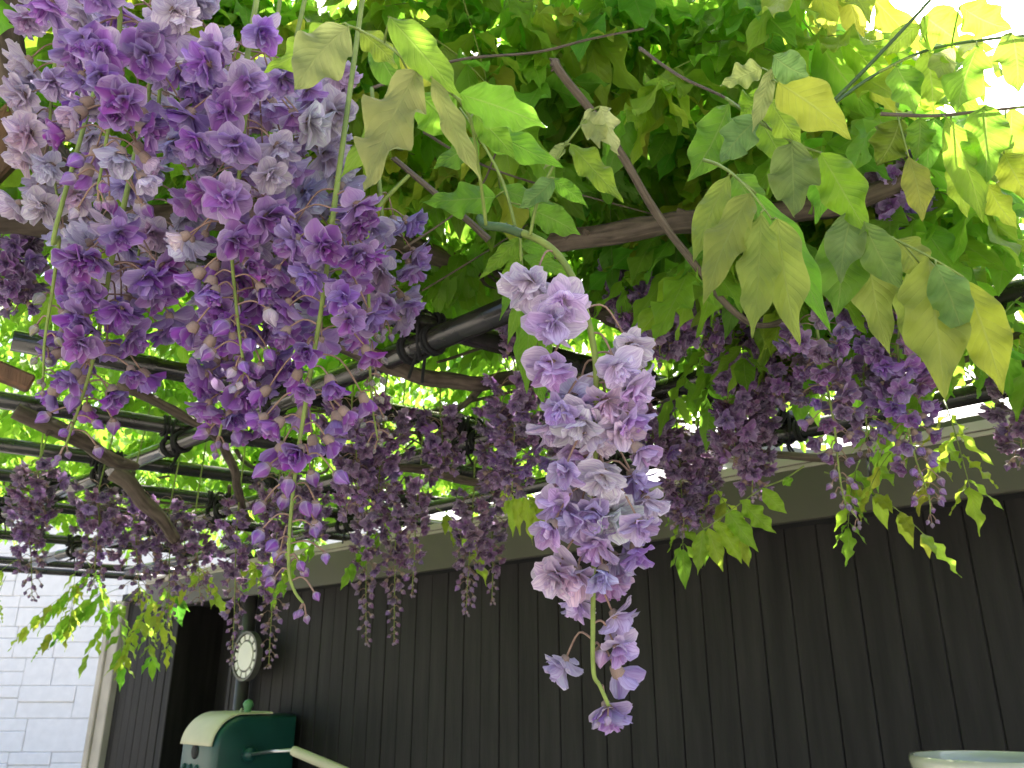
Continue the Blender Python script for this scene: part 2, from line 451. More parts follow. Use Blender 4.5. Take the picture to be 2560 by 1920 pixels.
m1 = MB(); box(m1, V(0, 0, -0.0415), V(0.02, 0, 0), V(0, 0.03, 0), V(0, 0, 0.022)); link('hook', m1.mesh('hook', [M_CLOCKD]), ck, CKM)

# white stone-panel house beyond the shed
HY = 8.6
house = empty('white_house', V(-5.2, HY + 1, 0))
tag(house, 'white house wall of relief stone panels beyond the corner of the shed', 'house')
hx = Matrix.Translation(-house.location)
m1 = MB(); box(m1, V(-5.4, HY + 1.0, 1.95), V(4.2, 0, 0), V(0, 0.97, 0), V(0, 0, 1.95))
me = m1.mesh('wall', [M_JOINT]); me.transform(hx); link('wall', me, house)
rs = random.Random(5)
z = 0.55
while z < 3.0:
    rowh = rs.choice((0.20, 0.26, 0.30))
    x = -6.4 + rs.uniform(-.2, 0)
    while x < -3.0:
        wdt = rs.choice((0.28, 0.4, 0.55, 0.62))
        splits = rs.choice(([1.0], [1.0], [0.5, 0.5], [0.62, 0.38], [0.35, 0.33, 0.32]))
        zz = z
        for fr in splits:
            hgt = rowh * fr
            m1 = MB(); dpt = rs.uniform(0.014, 0.030)
            box(m1, V(x + wdt / 2, HY + 0.03 - dpt / 2 + .0, zz + hgt / 2), V(wdt / 2 - 0.0015, 0, 0), V(0, dpt / 2 + .005, 0), V(0, 0, hgt / 2 - 0.0015), 0, 0.008)
            me = m1.mesh('stone', [M_WHITE]); me.transform(hx); link('stone', me, house); zz += hgt
        x += wdt
    z += rowh
m1 = MB(); box(m1, V(-5.4, HY + 1, 3.96), V(4.4, 0, 0), V(0, 1.2, 0), V(0, 0, 0.05)); me = m1.mesh('roof', [M_TRIM]); me.transform(hx); link('roof', me, house)

# pale gable end behind the shed roof
g0, g1, g2, g3 = at(1830, 1170, 4.2), at(1930, 1285, 4.2), at(2120, 1240, 4.2), at(1985, 1160, 4.2)
gz = empty('neighbour_roof', V(g1.x, g1.y + .5, 0)); tag(gz, 'pale sloping gable board behind the shed roof, under open sky', 'roof')
m1 = MB(); a = at(1800, 1150, 4.4); b = at(1945, 1300, 4.4); c = at(2350, 1330, 4.4); d_ = at(2330, 1215, 4.4)
bk = V(0, 0.25, 0.0)
m1.add([a, b, c, d_, a + bk, b + bk, c + bk, d_ + bk], [(0, 1, 2, 3), (7, 6, 5, 4), (0, 4, 5, 1), (1, 5, 6, 2), (2, 6, 7, 3), (3, 7, 4, 0)], 0, None, False)
me = m1.mesh('gable_board', [M_WHITE]); me.transform(Matrix.Translation(-gz.location)); link('gable_board', me, gz)
m1 = MB(); e = (d_ - a).normalized()
box(m1, (a + d_) / 2 + V(0, -0.01, .012), (d_ - a) / 2, V(0, 0.28, 0), V(0, 0, 0.018), 0, 0.004)
me = m1.mesh('roof_edge', [M_TRIM]); me.transform(Matrix.Translation(-gz.location)); link('roof_edge', me, gz)
m1 = MB(); box(m1, V((b.x + c.x) / 2, b.y + .6, b.z / 2), V((c.x - b.x) / 2, 0, 0), V(0, 0.3, 0), V(0, 0, b.z / 2)); me = m1.mesh('wall', [M_JOINT]); me.transform(Matrix.Translation(-gz.location)); link('wall', me, gz)

# ------------------------------------------------------------------ pole trellis
ZT = CAM.z + 0.58
VPB = (-1050.0, 1714.0); VPA = (4600.0, 1714.0)
AU = Vector((math.sin(R(56.7)), math.cos(R(56.7)), 0))
def pole(name, p0, p1, r, rings=True, seed=0):
    m = MB(); L = (p1 - p0).length; t = (p1 - p0).normalized(); q = random.Random(seed)
    pts = []; rad = []; x = 0.0; nxt = q.uniform(0.1, 0.4)
    pts.append(p0); rad.append(r)
    while rings and nxt < L - 0.05:
        for dx, k in ((-0.012, 1.0), (-0.004, 1.10), (0.0, 1.04), (0.004, 1.10), (0.012, 1.0)):
            pts.append(p0 + t * (nxt + dx)); rad.append(r * k)
        nxt += q.uniform(0.26, 0.40)
    pts.append(p1); rad.append(r)
    tube(m, pts, rad, 16)
    return link(name, m.mesh(name, [M_POLE]))

ALLP = []                                                     # lines racemes may hang from (sampled points)
A_SPEC = [(0, 845), (0, 1000), (0, 1112), (0, 1186), (200, 1275), (100, 1345), (300, 1420), (0, 1420), (1650, 960)]
B_SPEC = [(480, 1095), (1229, 1092), (1895, 1098), (106, 1399)]
linesB = []; linesA = []
RA, RB = 0.021, 0.022
for i, (x, y) in enumerate(B_SPEC):
    c = at_z(x, y, ZT)
    s0 = (c - CAM).dot(WU); n0 = (c - CAM).dot(WN)
    ends = {0: (1440, 735), 1: (2000, 930)}
    sb = (at_z(*ends[i], ZT) - CAM).dot(WU) if i in ends else -1.9
    p0 = V(0, 0, ZT) + WU * sb + WN * n0; p1 = V(0, 0, ZT) + WU * 4.6 + WN * n0
    linesB.append((p0, p1))
for i, (x, y) in enumerate(A_SPEC):
    c = at_z(x, y, ZT + RA + RB + 0.001)
    # keep within the trellis field
    t1 = (2.32 - (c - CAM).dot(WN)) / AU.dot(WN)
    t0 = (0.40 - (c - CAM).dot(WN)) / AU.dot(WN)
    linesA.append((c + AU * t0, c + AU * t1))
for i, (p0, p1) in enumerate(linesB):
    o = pole('trellis_pole', p0, p1, RB, True, i)
    tag(o, ('stout black lower pole farthest from the shed, rope ties wrapped along it', 'black lower pole second farthest from the shed, passing behind the long pale raceme',
            'black lower pole closest to the shed fascia on the right', 'black lower pole nearest the white house, low before its wall')[i], 'pole', 'lower trellis poles')
    ALLP += [p0.lerp(p1, k / 60) for k in range(61)]
for i, (p0, p1) in enumerate(linesA):
    o = pole('trellis_pole', p0, p1, RA, True, 50 + i)
    tag(o, 'black upper cross pole, number %s along the trellis from its open front edge' % ('two', 'three', 'four', 'five', 'six', 'seven', 'nine', 'eight', 'one')[i], 'pole', 'upper trellis poles')
    ALLP += [p0.lerp(p1, k / 40) for k in range(41)]

def cross2(p0, p1, q0, q1):
    r = (p1 - p0).xy; s2 = (q1 - q0).xy; dd = r.x * s2.y - r.y * s2.x
    if abs(dd) < 1e-6: return None
    w0 = (q0 - p0).xy
    t = (w0.x * s2.y - w0.y * s2.x) / dd; u = (w0.x * r.y - w0.y * r.x) / dd
    if 0 < t < 1 and 0 < u < 1: return p0 + (p1 - p0) * t
    return None
def loop_pts(c, ax1, ax2, r1, r2, n=14): return [c + ax1 * r1 * math.cos(2 * math.pi * k / n) + ax2 * r2 * math.sin(2 * math.pi * k / n) for k in range(n + 1)]
for (p0, p1) in linesB:
    for (q0, q1) in linesA:
        c = cross2(p0, p1, q0, q1)
        if c is None: continue
        pz = c + V(0, 0, (RA + RB) / 2)
        m = MB()
        for d1, d2 in ((1, 0), (0, 1)):
            for j in (-0.016, -0.007, 0.003, 0.012):
                ax = (WU * d1 + AU * d2).normalized()
                cr0 = ax.cross(V(0, 0, 1)).normalized()
                cc_ = pz + ax * (j + (.022 if j > 0 else -.022)) + V(0, 0, (RA + RB) * (-.5 if d1 else .5))
                tube(m, loop_pts(cc_, cr0, V(0, 0, 1), 0.0255, 0.0255), 0.0038, 5, cap=False)
        dg = (WU + AU).normalized()
        for sgn in (1, -1):
            ax = (WU * sgn + AU).normalized(); cr0 = ax.cross(V(0, 0, 1)).normalized()
            tube(m, loop_pts(pz, cr0, V(0, 0, 1), 0.031, 0.048), 0.004, 5, cap=False)
        for j in range(2):
            e = pz + V(rnd.uniform(-.01, .01), rnd.uniform(-.01, .01), -.045)
            tube(m, spline([pz + V(0.01 * j, -.02, -.03), e, e + V(rnd.uniform(-.03, .03), rnd.uniform(-.03, .02), rnd.uniform(-.05, -.02))], 4), 0.0032, 5)
        o = link('rope_tie', m.mesh('rope_tie', [M_ROPE]))
        tag(o, 'black rope lashing that ties two crossing trellis poles together', 'rope', 'rope lashings on the trellis')

# timber post and braces at the left end
pc = at(-185, 1060, 1.30)
post = empty('timber_post', V(pc.x, pc.y, 0)); tag(post, 'brown timber post carrying the left end of the trellis', 'post')
m1 = MB(); box(m1, V(0, 0, ZT / 2 - .02), V(0.05, 0, 0), V(0, 0.05, 0), V(0, 0, ZT / 2 - 0.02), 0, 0.006); link('upright', m1.mesh('upright', [M_WOOD]), post)
def beam(p, q, hw, hh, name, parent):
    m = MB(); t = (q - p); u = t.normalized(); sd_ = u.cross(V(0, 0, 1)).normalized(); up = sd_.cross(u)
    box(m, (p + q) / 2, t / 2, sd_ * hw, up * hh, 0, 0.004); me = m.mesh(name, [M_WOOD]); me.transform(Matrix.Translation(-parent.location)); return link(name, me, parent)
beam(at(-140, 870, 1.28), at(80, 962, 1.34), 0.012, 0.014, 'brace', post)
beam(at(-160, 520, 1.0), at(70, 300, 1.1), 0.02, 0.028, 'brace', post)

# ------------------------------------------------------------------ woody vines
def vine(name, P, r0, r1, mat, label, group=None, sides=10, wob=0.35, buds=True, cat='branch'):
    pts = spline(P, 9); n = len(pts); m = MB(); q = random.Random(int(abs(P[0].x * 1000)) + n)
    amp = (r0 + r1) * 0.35
    pp = []
    for i, p in enumerate(pts):
        pp.append(p + amp * Vector((noise.noise(p * 9), noise.noise(p * 9 + V(7, 1, 3)), noise.noise(p * 9 + V(2, 9, 5)))))
    rad = [(r0 + (r1 - r0) * i / (n - 1)) * (1 + 0.16 * noise.noise(p * 14 + V(3, 3, 3))) for i, p in enumerate(pp)]
    tube(m, pp, rad, sides, 0, True, wob)
    if buds:                                                    # knots and spur stubs
        for k in range(max(1, n // 9)):
            i = q.randrange(1, n - 1); dr = Vector((q.uniform(-1, 1), q.uniform(-1, .6), q.uniform(-.8, 1))).normalized()
            tube(m, [pp[i], pp[i] + dr * rad[i] * 1.25, pp[i] + dr * rad[i] * 1.7], [rad[i] * .5, rad[i] * .34, rad[i] * .15], 6)
    o = link(name, m.mesh(name, [mat])); tag(o, label, cat, group)
    ALLP.extend(pp[::3]); return o

def vz(L, z):  # pixel list -> points on the plane z (relative to the camera)
    return [at_z(x, y, CAM.z + z) for x, y in L]
def vd(L): return [at(x, y, d) for x, y, d in L]
vine('vine_branch', vd([(-60, 548, 1.05), (120, 560, 1.12), (300, 548, 1.2), (560, 545, 1.3), (760, 560, 1.4), (957, 590, 1.5), (1100, 640, 1.55), (1254, 697, 1.6), (1450, 762, 1.7), (1680, 855, 1.82), (1830, 935, 1.95), (1990, 990, 2.1)]), 0.022, 0.016, M_BARK, 'thick brown vine branch sloping behind the hanging raceme towards the shed')
vine('vine_branch', vd([(560, 690, 1.35), (690, 780, 1.42), (800, 842, 1.48), (962, 900, 1.55), (1100, 946, 1.62), (1332, 953, 1.75), (1500, 935, 1.85)]), 0.021, 0.014, M_BARK, 'thick brown vine branch sagging just under the broad black pole')
vine('vine_branch', vd([(1380, 600, 1.25), (1440, 592, 1.22), (1600, 568, 1.18), (1750, 548, 1.15), (1900, 535, 1.14), (2060, 516, 1.12), (2180, 485, 1.1), (2282, 450, 1.08)]), 0.016, 0.015, M_BARK, 'level weathered branch with a sawn end among the right hand leaves')
vine('thin_vine', vd([(1390, 150, .95), (1402, 176, .95), (1485, 285, .98), (1560, 400, 1.0), (1647, 537, 1.04), (1703, 620, 1.06), (1824, 764, 1.1), (1900, 815, 1.15), (1960, 800, 1.2)]), 0.0052, 0.0045, M_TWIG, 'slim grey brown stem slanting down behind the crumpled young leaf', sides=8, cat='stem')
vine('vine_twig', vd([(985, 395, .70), (999, 407, .70), (1100, 490, .70), (1175, 555, .705), (1222, 600, .71)]), 0.0024, 0.0030, M_TWIG, 'bare pale twig with a cut end beside the green flower shoot', sides=8, wob=.15, cat='twig')
vine('vine_branch', vd([(280, 1180, 1.9), (340, 1225, 1.92), (400, 1285, 1.95), (445, 1350, 2.0)]), 0.019, 0.014, M_BARK, 'brown branch bending below the tied poles on the left')
vine('vine_branch', vd([(40, 1020, 1.55), (150, 1075, 1.6), (260, 1135, 1.7), (340, 1165, 1.8)]), 0.017, 0.013, M_BARK, 'mossy brown branch between the second and third upper poles on the left')
vine('vine_branch', vd([(300, 965, 1.6), (324, 978, 1.6), (400, 1010, 1.65), (470, 1045, 1.7), (560, 1120, 1.8), (616, 1302, 2.1)]), 0.011, 0.010, M_BARK, 'thin bent branch passing behind the budding raceme and the poles')
vine('vine_branch', vd([(930, 1180, 1.8), (1010, 1170, 1.85), (1100, 1185, 1.9), (1180, 1205, 1.95), (1290, 1200, 2.0)]), 0.013, 0.009, M_BARK, 'pale brown looping branch in the middle of the trellis')
vine('vine_branch', vd([(1880, 1010, 1.6), (2000, 985, 1.55), (2150, 955, 1.5), (2300, 935, 1.45), (2440, 890, 1.4), (2600, 815, 1.35)]), 0.006, 0.006, M_TWIG, 'long straight pale stem crossing behind the right hand racemes')
vine('vine_branch', vd([(1690, 1110, 1.9), (1820, 1130, 1.9), (1960, 1140, 1.9), (2090, 1148, 1.9), (2180, 1130, 1.9)]), 0.010, 0.008, M_BARK, 'dark branch over the bright gap beside the shed fascia')
vine('vine_branch', vd([(70, -60, .88), (10, 30, .88), (25, 130, .9), (50, 230, .92), (90, 330, .95), (150, 430, 1.0), (200, 540, 1.1)]), 0.018, 0.015, M_BARK, 'dark vine trunk at the upper left behind the pale flowers', cat='trunk')
q = random.Random(11)
for i in range(26):                                             # the tangle of thinner vines lying on the trellis
    s0 = q.uniform(0, 3.4); n0 = q.uniform(1.15, 2.1); ang = q.uniform(0, math.pi); L = q.uniform(.5, 1.1)
    c = V(0, 0, ZT + q.uniform(.05, .16)) + WU * s0 + WN * n0; dr = V(math.cos(ang), math.sin(ang), q.uniform(-.12, .12))
    P = [c + dr * (L * (k / 4 - .5)) + V(q.uniform(-.07, .07), q.uniform(-.07, .07), q.uniform(-.04, .05)) for k in range(5)]
    r = q.uniform(.004, .010)
    vine('thin_vine', P, r, r * .7, M_BARK, 'winding brown vine stem lying over the pole trellis', 'vine stems over the trellis', 7, .3, cat='stem')
for i, L in enumerate([[(1060, 330, .9), (1180, 400, 1.0), (1330, 455, 1.1), (1500, 500, 1.15), (1650, 540, 1.2)],
                       [(930, 220, .85), (1150, 150, .9), (1340, 130, .92), (1480, 95, .9), (1610, 72, .88)],
                       [(2073, 264, .78), (2190, 145, .75), (2310, 20, .72), (2360, -40, .72)],
                       [(2090, 255, .8), (2190, 185, .8), (2320, 125, .78), (2470, 98, .76), (2600, 85, .75)],
                       [(2200, 285, .72), (2330, 290, .72), (2450, 280, .71), (2620, 262, .7)],
                       [(1600, 120, .85), (1700, 190, .82), (1814, 245, .8), (1890, 300, .78), (1982, 358, .76)],
                       [(480, 40, .9), (560, 110, .92), (640, 210, .95), (800, 330, 1.0)],
                       [(1010, 620, 1.25), (1130, 540, 1.2), (1200, 470, 1.15), (1240, 380, 1.1)],
                       [(1000, 760, 1.5), (1100, 700, 1.45), (1230, 620, 1.4), (1320, 560, 1.3)]]):
    vine('vine_twig', vd(L), 0.0019, 0.0012, M_STEMD if i in (2, 3) else M_TWIG, 'thin leaf bearing twig threading through the leafy canopy', 'leaf bearing twigs', 6, .1, True, 'twig')

# ------------------------------------------------------------------ leaves
OUT_V = np.linspace(0, 1, 101)
OUT_W = np.interp(OUT_V, [0, .03, .08, .15, .24, .34, .44, .54, .63, .71, .78, .84, .89, .94, .98, 1], [.03, .22, .46, .70, .89, .985, 1, .95, .84, .67, .48, .31, .20, .13, .08, .0])
OUT_W = np.convolve(np.pad(OUT_W, 3, mode='edge'), np.ones(7) / 7, 'valid'); OUT_W[0] = .03; OUT_W[-1] = .004
def leaflet_mesh(seed, nv=12, nu=6, wave=1.0, mat=M_LEAF):
    q = random.Random(seed)
    verts = []; uvs = []; faces = []
    sk = q.uniform(.88, 1.12); ph1, ph2 = q.uniform(0, 6.3), q.uniform(0, 6.3)
    k = q.uniform(1.8, 3.3); amp = q.uniform(.12, .24) * wave; droop = q.uniform(-.10, .20); fold = q.uniform(0, .20)
    bend = q.uniform(-.10, .10); tw = q.uniform(-.45, .45)
    for i in range(nv + 1):
        v = i / nv
        wd = float(np.interp(v ** sk, OUT_V, OUT_W))
        for j in range(nu + 1):
            u = j / nu * 2 - 1
            ph = ph1 if u < 0 else ph2
            edge = abs(u) ** 1.6
            x = u * .5 * wd * (1 + .035 * math.sin(2 * math.pi * k * v + ph + 1.0) * edge * wave) + bend * math.sin(math.pi * v)
            z = amp * edge * math.sin(2 * math.pi * k * v + ph) * (.35 + wd) + fold * abs(u) * wd * .5
            a = tw * (v - .3); c_, s_ = math.cos(a), math.sin(a); xx = x - bend * math.sin(math.pi * v)
            x2, z2 = xx * c_ - z * s_, xx * s_ + z * c_
            x = x2 + bend * math.sin(math.pi * v); z = z2
            z -= droop * v * v * 1.6 * .6
            verts.append((x, v, z)); uvs.append((j / nu, v))
    for i in range(nv):
        for j in range(nu):
            a = i * (nu + 1) + j; faces.append((a, a + 1, a + nu + 2, a + nu + 1))
    m = MB(); m.add(verts, faces, 0, uvs)
    return m
LEAF_HI = [leaflet_mesh(100 + i, 22, 8, 1.0).mesh('leaflet', [M_LEAF]) for i in range(9)]
LEAF_MD = [leaflet_mesh(200 + i, 12, 6, .8).mesh('leaflet', [M_LEAF]) for i in range(8)]
LEAF_NW = [leaflet_mesh(300 + i, 14, 4, 1.5).mesh('leaflet', [M_LEAF]) for i in range(5)]

def leaf_mat(base, tip, normal, width):
    Y = tip - base; L = Y.length; Y = Y / L
    Z = normal - Y * normal.dot(Y)
    if Z.length < 1e-4: Z = Vector((0, 0, 1)) - Y * Y.z
    Z.normalize(); X = Y.cross(Z)
    return Matrix(((X.x * width, Y.x * L, Z.x * width, base.x), (X.y * width, Y.y * L, Z.y * width, base.y), (X.z * width, Y.z * L, Z.z * width, base.z), (0, 0, 0, 1)))

LIME = (0.35, 0.64, 0.05); YEL = (0.52, 0.68, 0.07); BLUEG = (0.30, 0.48, 0.14); PALE = (0.52, 0.62, 0.20); MIDG = (0.25, 0.54, 0.05); OLIV = (0.50, 0.58, 0.10)
ql = random.Random(21)
def hero_leaf(label, rach, leaflets, group=None, stem=M_STEM, rr=0.0011, narrow=False):
    """compound leaf: rachis polyline in (px, py, depth), leaflets as (bx, by, tx, ty, depth_base, depth_tip, width_px, tint)"""
    rp = vd(rach); o = empty('wisteria_leaf', rp[0]); tag(o, label, 'leaf', group)
    inv = -o.location
    m = MB(); pts = [p + inv for p in spline(rp, 5)]; n = len(pts)
    tube(m, pts, [rr * (1.25 - .6 * i / (n - 1)) for i in range(n)], 6)
    for lf in leaflets:
        bx, by, tx, ty, d0, d1, wpx, tint = lf[:8]
        b, t = at(bx, by, d0) + inv, at(tx, ty, d1) + inv
        # short stalk to the nearest rachis point
        near = min(pts, key=lambda p: (p - b).length)
        if 0.002 < (near - b).length < .12: tube(m, [near, (near + b) / 2 + V(0, 0, .001), b], rr * .7, 5)
        toc = (CAM - (b + t) / 2 - o.location).normalized()
        nrm = toc + Vector((ql.uniform(-.45, .45), ql.uniform(-.45, .45), ql.uniform(-.2, .5)))
        if ql.random() < .5: nrm = -nrm
        wm = wpx / F * (d0 + d1) / 2 * .93
        me = ql.choice(LEAF_NW if narrow else LEAF_HI)
        tint = tuple(c * ql.uniform(.9, 1.1) for c in tint)
        link('leaflet', me, o, leaf_mat(b, t, nrm, wm), tint)
    link('rachis', m.mesh('rachis', [stem]), o)
    return o

hero_leaf('big pale leaf drooping over the top of the violet racemes, long wavy leaflets',
    [(1215, 562, .60), (1196, 420, .57), (1165, 272, .54), (1060, 190, .53), (960, 108, .53), (868, 62, .54)],
    [(870, 66, 735, 222, .53, .52, 150, PALE), (856, 60, 656, 178, .55, .56, 90, YEL), (1040, 176, 916, 486, .51, .48, 158, PALE), (1036, 196, 834, 468, .55, .56, 78, LIME),
     (975, 44, 1158, 252, .51, .5, 100, LIME), (1150, 236, 1366, 320, .52, .51, 116, LIME), (1078, 192, 1208, 456, .5, .49, 66, PALE), (900, 80, 994, 172, .54, .55, 70, YEL),
     (1184, 285, 1288, 396, .55, .55, 80, LIME), (1180, 300, 1408, 420, .56, .57, 84, LIME), (1045, 235, 1135, 345, .6, .6, 130, LIME), (1000, 130, 1110, 210, .57, .57, 90, YEL), (930, 90, 1012, 236, .58, .58, 80, MIDG)])
hero_leaf('young leaf with one crumpled silvery leaflet at its top, rising from the flower shoot',
    [(1325, 588, .62), (1348, 490, .62), (1400, 385, .62), (1448, 318, .62), (1478, 280, .62)],
    [(1478, 272, 1500, 372, .62, .60, 70, (.62, .68, .30)), (1500, 266, 1546, 388, .61, .6, 72, (.62, .68, .32)), (1455, 300, 1530, 360, .62, .61, 60, PALE), (1426, 360, 1560, 506, .61, .6, 76, (.44, .62, .05)), (1412, 358, 1358, 424, .62, .62, 34, PALE),
     (1385, 446, 1297, 518, .61, .6, 62, BLUEG), (1378, 446, 1468, 514, .62, .62, 46, LIME)])
hero_leaf('leaf rising beside the flower shoot with broad dim leaflets behind the pale ones',
    [(1290, 575, .64), (1255, 450, .65), (1190, 330, .66), (1150, 270, .68)],
    [(1240, 492, 1056, 505, .66, .68, 92, MIDG), (1322, 522, 1452, 590, .66, .67, 78, MIDG), (1250, 470, 1410, 520, .68, .7, 60, MIDG), (1200, 360, 1080, 420, .68, .7, 80, MIDG)])
hero_leaf('hanging leaf of narrow rippled leaflets just left of the arching flower shoot',
    [(1300, 590, .66), (1304, 660, .66), (1318, 745, .66), (1335, 830, .66), (1352, 900, .66)],
    [(1296, 596, 1196, 700, .66, .66, 44, LIME), (1300, 612, 1250, 720, .67, .67, 40, LIME), (1304, 652, 1249, 802, .65, .65, 34, LIME), (1310, 720, 1268, 862, .65, .65, 34, LIME), (1316, 760, 1290, 930, .66, .65, 34, LIME),
     (1326, 800, 1318, 985, .65, .65, 56, LIME), (1346, 880, 1358, 1020, .66, .66, 44, LIME), (1340, 840, 1408, 950, .66, .66, 40, LIME), (1320, 720, 1420, 800, .68, .68, 44, MIDG), (1306, 640, 1440, 690, .67, .67, 46, LIME), (1302, 610, 1420, 640, .68, .68, 44, MIDG)], narrow=True)
hero_leaf('large olive green leaf hanging forward, wavy paired leaflets with drawn out tips',
    [(1760, 400, .62), (1795, 412, .60), (1832, 436, .58), (1879, 482, .56), (1930, 548, .55)],
    [(1822, 438, 1732, 660, .58, .57, 84, (.44, .56, .09)), (1876, 482, 1758, 764, .56, .54, 112, OLIV), (1902, 533, 1876, 842, .55, .53, 112, OLIV), (1944, 548, 1996, 862, .545, .525, 124, (.53, .62, .10)), (1890, 484, 2078, 828, .58, .58, 96, LIME), (1835, 436, 1900, 560, .6, .6, 90, MIDG)])
hero_leaf('leaf with a broad bluish leaflet and a bright lime one above the olive leaf',
    [(1814, 245, .72), (1890, 300, .70), (1980, 354, .68), (2052, 382, .67), (2120, 400, .67)],
    [(1980, 356, 1986, 545, .66, .64, 132, BLUEG), (2052, 384, 2172, 590, .65, .64, 118, (.42, .60, .04)), (1898, 294, 1795, 408, .67, .66, 98, BLUEG), (1823, 259, 1717, 456, .70, .69, 120, MIDG), (2060, 390, 2040, 560, .69, .69, 80, LIME), (1900, 300, 1960, 420, .72, .72, 80, LIME)])
hero_leaf('yellow green leaf topped by a leaflet that mirrors the white sky',
    [(1880, 330, .68), (1915, 270, .66), (1930, 200, .65), (1938, 145, .64)],
    [(1934, 140, 2024, 192, .63, .62, 84, BLUEG), (1944, 206, 2130, 346, .64, .63, 126, YEL), (1928, 170, 1880, 330, .65, .65, 50, PALE), (1905, 170, 1800, 215, .67, .68, 70, PALE), (1925, 250, 2006, 362, .67, .67, 86, YEL), (1920, 240, 1850, 300, .69, .69, 90, LIME)])
hero_leaf('broad drooping leaf whose tips hang over the dull purple racemes on the right',
    [(2110, 470, .68), (2135, 525, .66), (2165, 560, .65), (2240, 600, .64), (2320, 640, .62), (2405, 690, .62)],
    [(2132, 528, 2101, 706, .65, .64, 106, BLUEG), (2161, 556, 2256, 724, .64, .63, 100, (.26, .46, .10)), (2170, 600, 2226, 890, .66, .65, 112, OLIV), (2320, 644, 2362, 1000, .62, .60, 168, OLIV), (2340, 662, 2412, 856, .61, .6, 104, (.3, .5, .12)), (2411, 702, 2508, 986, .62, .61, 122, YEL), (2100, 556, 2087, 796, .67, .66, 138, MIDG), (2240, 600, 2310, 700, .66, .66, 100, OLIV), (2300, 660, 2260, 860, .66, .65, 100, OLIV)])
hero_leaf('curtain leaf against the bright sky, leaflets hanging from a dark twig',
    [(2200, 285, .72), (2330, 290, .72), (2450, 280, .71), (2600, 262, .70)],
    [(2462, 266, 2467, 462, .70, .69, 120, MIDG), (2366, 294, 2457, 558, .71, .7, 96, LIME), (2300, 296, 2290, 400, .72, .72, 74, MIDG), (2340, 296, 2318, 440, .72, .73, 70, MIDG), (2250, 300, 2195, 415, .73, .74, 115, (.2, .32, .03)), (2272, 392, 2305, 555, .7, .7, 76, OLIV), (2383, 402, 2420, 548, .72, .72, 60, YEL), (2510, 384, 2572, 500, .71, .7, 90, YEL), (2471, 462, 2545, 572, .7, .7, 66, YEL), (2530, 270, 2545, 420, .72, .72, 90, YEL)])
hero_leaf('topmost right leaf with thin sunlit leaflets in front of open sky',
    [(2190, 185, .8), (2320, 125, .78), (2470, 98, .76), (2600, 85, .75)],
    [(2443, 116, 2398, 292, .75, .74, 116, LIME), (2530, 82, 2542, 235, .74, .73, 110, (.3, .5, .06)), (2380, 120, 2345, 200, .77, .77, 70, PALE), (2320, 130, 2335, 285, .78, .78, 100, LIME), (2240, 165, 2290, 285, .79, .79, 90, MIDG), (2400, 14, 2524, 76, .74, .74, 96, YEL), (2310, 40, 2400, 105, .76, .77, 110, YEL), (2300, 60, 2215, 140, .76, .78, 60, LIME)])
hero_leaf('bright lime leaf lit by sun in front of the shed fascia',
    [(2010, 1165, 1.30), (1960, 1198, 1.28), (1902, 1223, 1.26), (1838, 1268, 1.25), (1766, 1320, 1.24)],
    [(1906, 1220, 1968, 1284, 1.26, 1.25, 44, (.46, .66, .05)), (1850, 1250, 1938, 1334, 1.25, 1.24, 54, (.46, .66, .05)), (1815, 1273, 1896, 1380, 1.25, 1.24, 52, (.44, .64, .05)), (1830, 1275, 1850, 1330, 1.26, 1.26, 40, MIDG), (1788, 1298, 1857, 1410, 1.25, 1.24, 50, (.46, .66, .05)), (1770, 1320, 1808, 1430, 1.24, 1.23, 46, (.46, .66, .05)), (1758, 1325, 1744, 1438, 1.24, 1.23, 44, (.44, .62, .05)), (1766, 1325, 1762, 1416, 1.25, 1.25, 34, LIME), (1960, 1195, 1975, 1215, 1.28, 1.28, 30, LIME)])
hero_leaf('lemon lime leaf hanging under the poles beside the long pale raceme',
    [(1250, 1215, 1.9), (1300, 1235, 1.9), (1350, 1260, 1.9), (1372, 1290, 1.9)],
    [(1258, 1222, 1262, 1290, 1.9, 1.9, 26, YEL), (1275, 1228, 1282, 1345, 1.9, 1.9, 28, YEL), (1295, 1236, 1300, 1340, 1.89, 1.89, 30, YEL), (1312, 1240, 1332, 1364, 1.89, 1.89, 30, YEL), (1335, 1250, 1352, 1350, 1.9, 1.9, 28, YEL), (1355, 1264, 1366, 1345, 1.9, 1.9, 26, YEL), (1320, 1240, 1372, 1300, 1.9, 1.9, 26, YEL)])
hero_leaf('small dark green leaf hanging at the left end of the fascia',
    [(380, 1440, 3.2), (410, 1470, 3.2), (440, 1490, 3.2)],
    [(440, 1490, 455, 1568, 3.2, 3.2, 36, (.13, .34, .03)), (420, 1478, 425, 1552, 3.2, 3.2, 20, (.2, .42, .03)), (410, 1470, 400, 1510, 3.2, 3.2, 18, LIME), (432, 1485, 475, 1530, 3.2, 3.2, 22, (.15, .36, .03))])

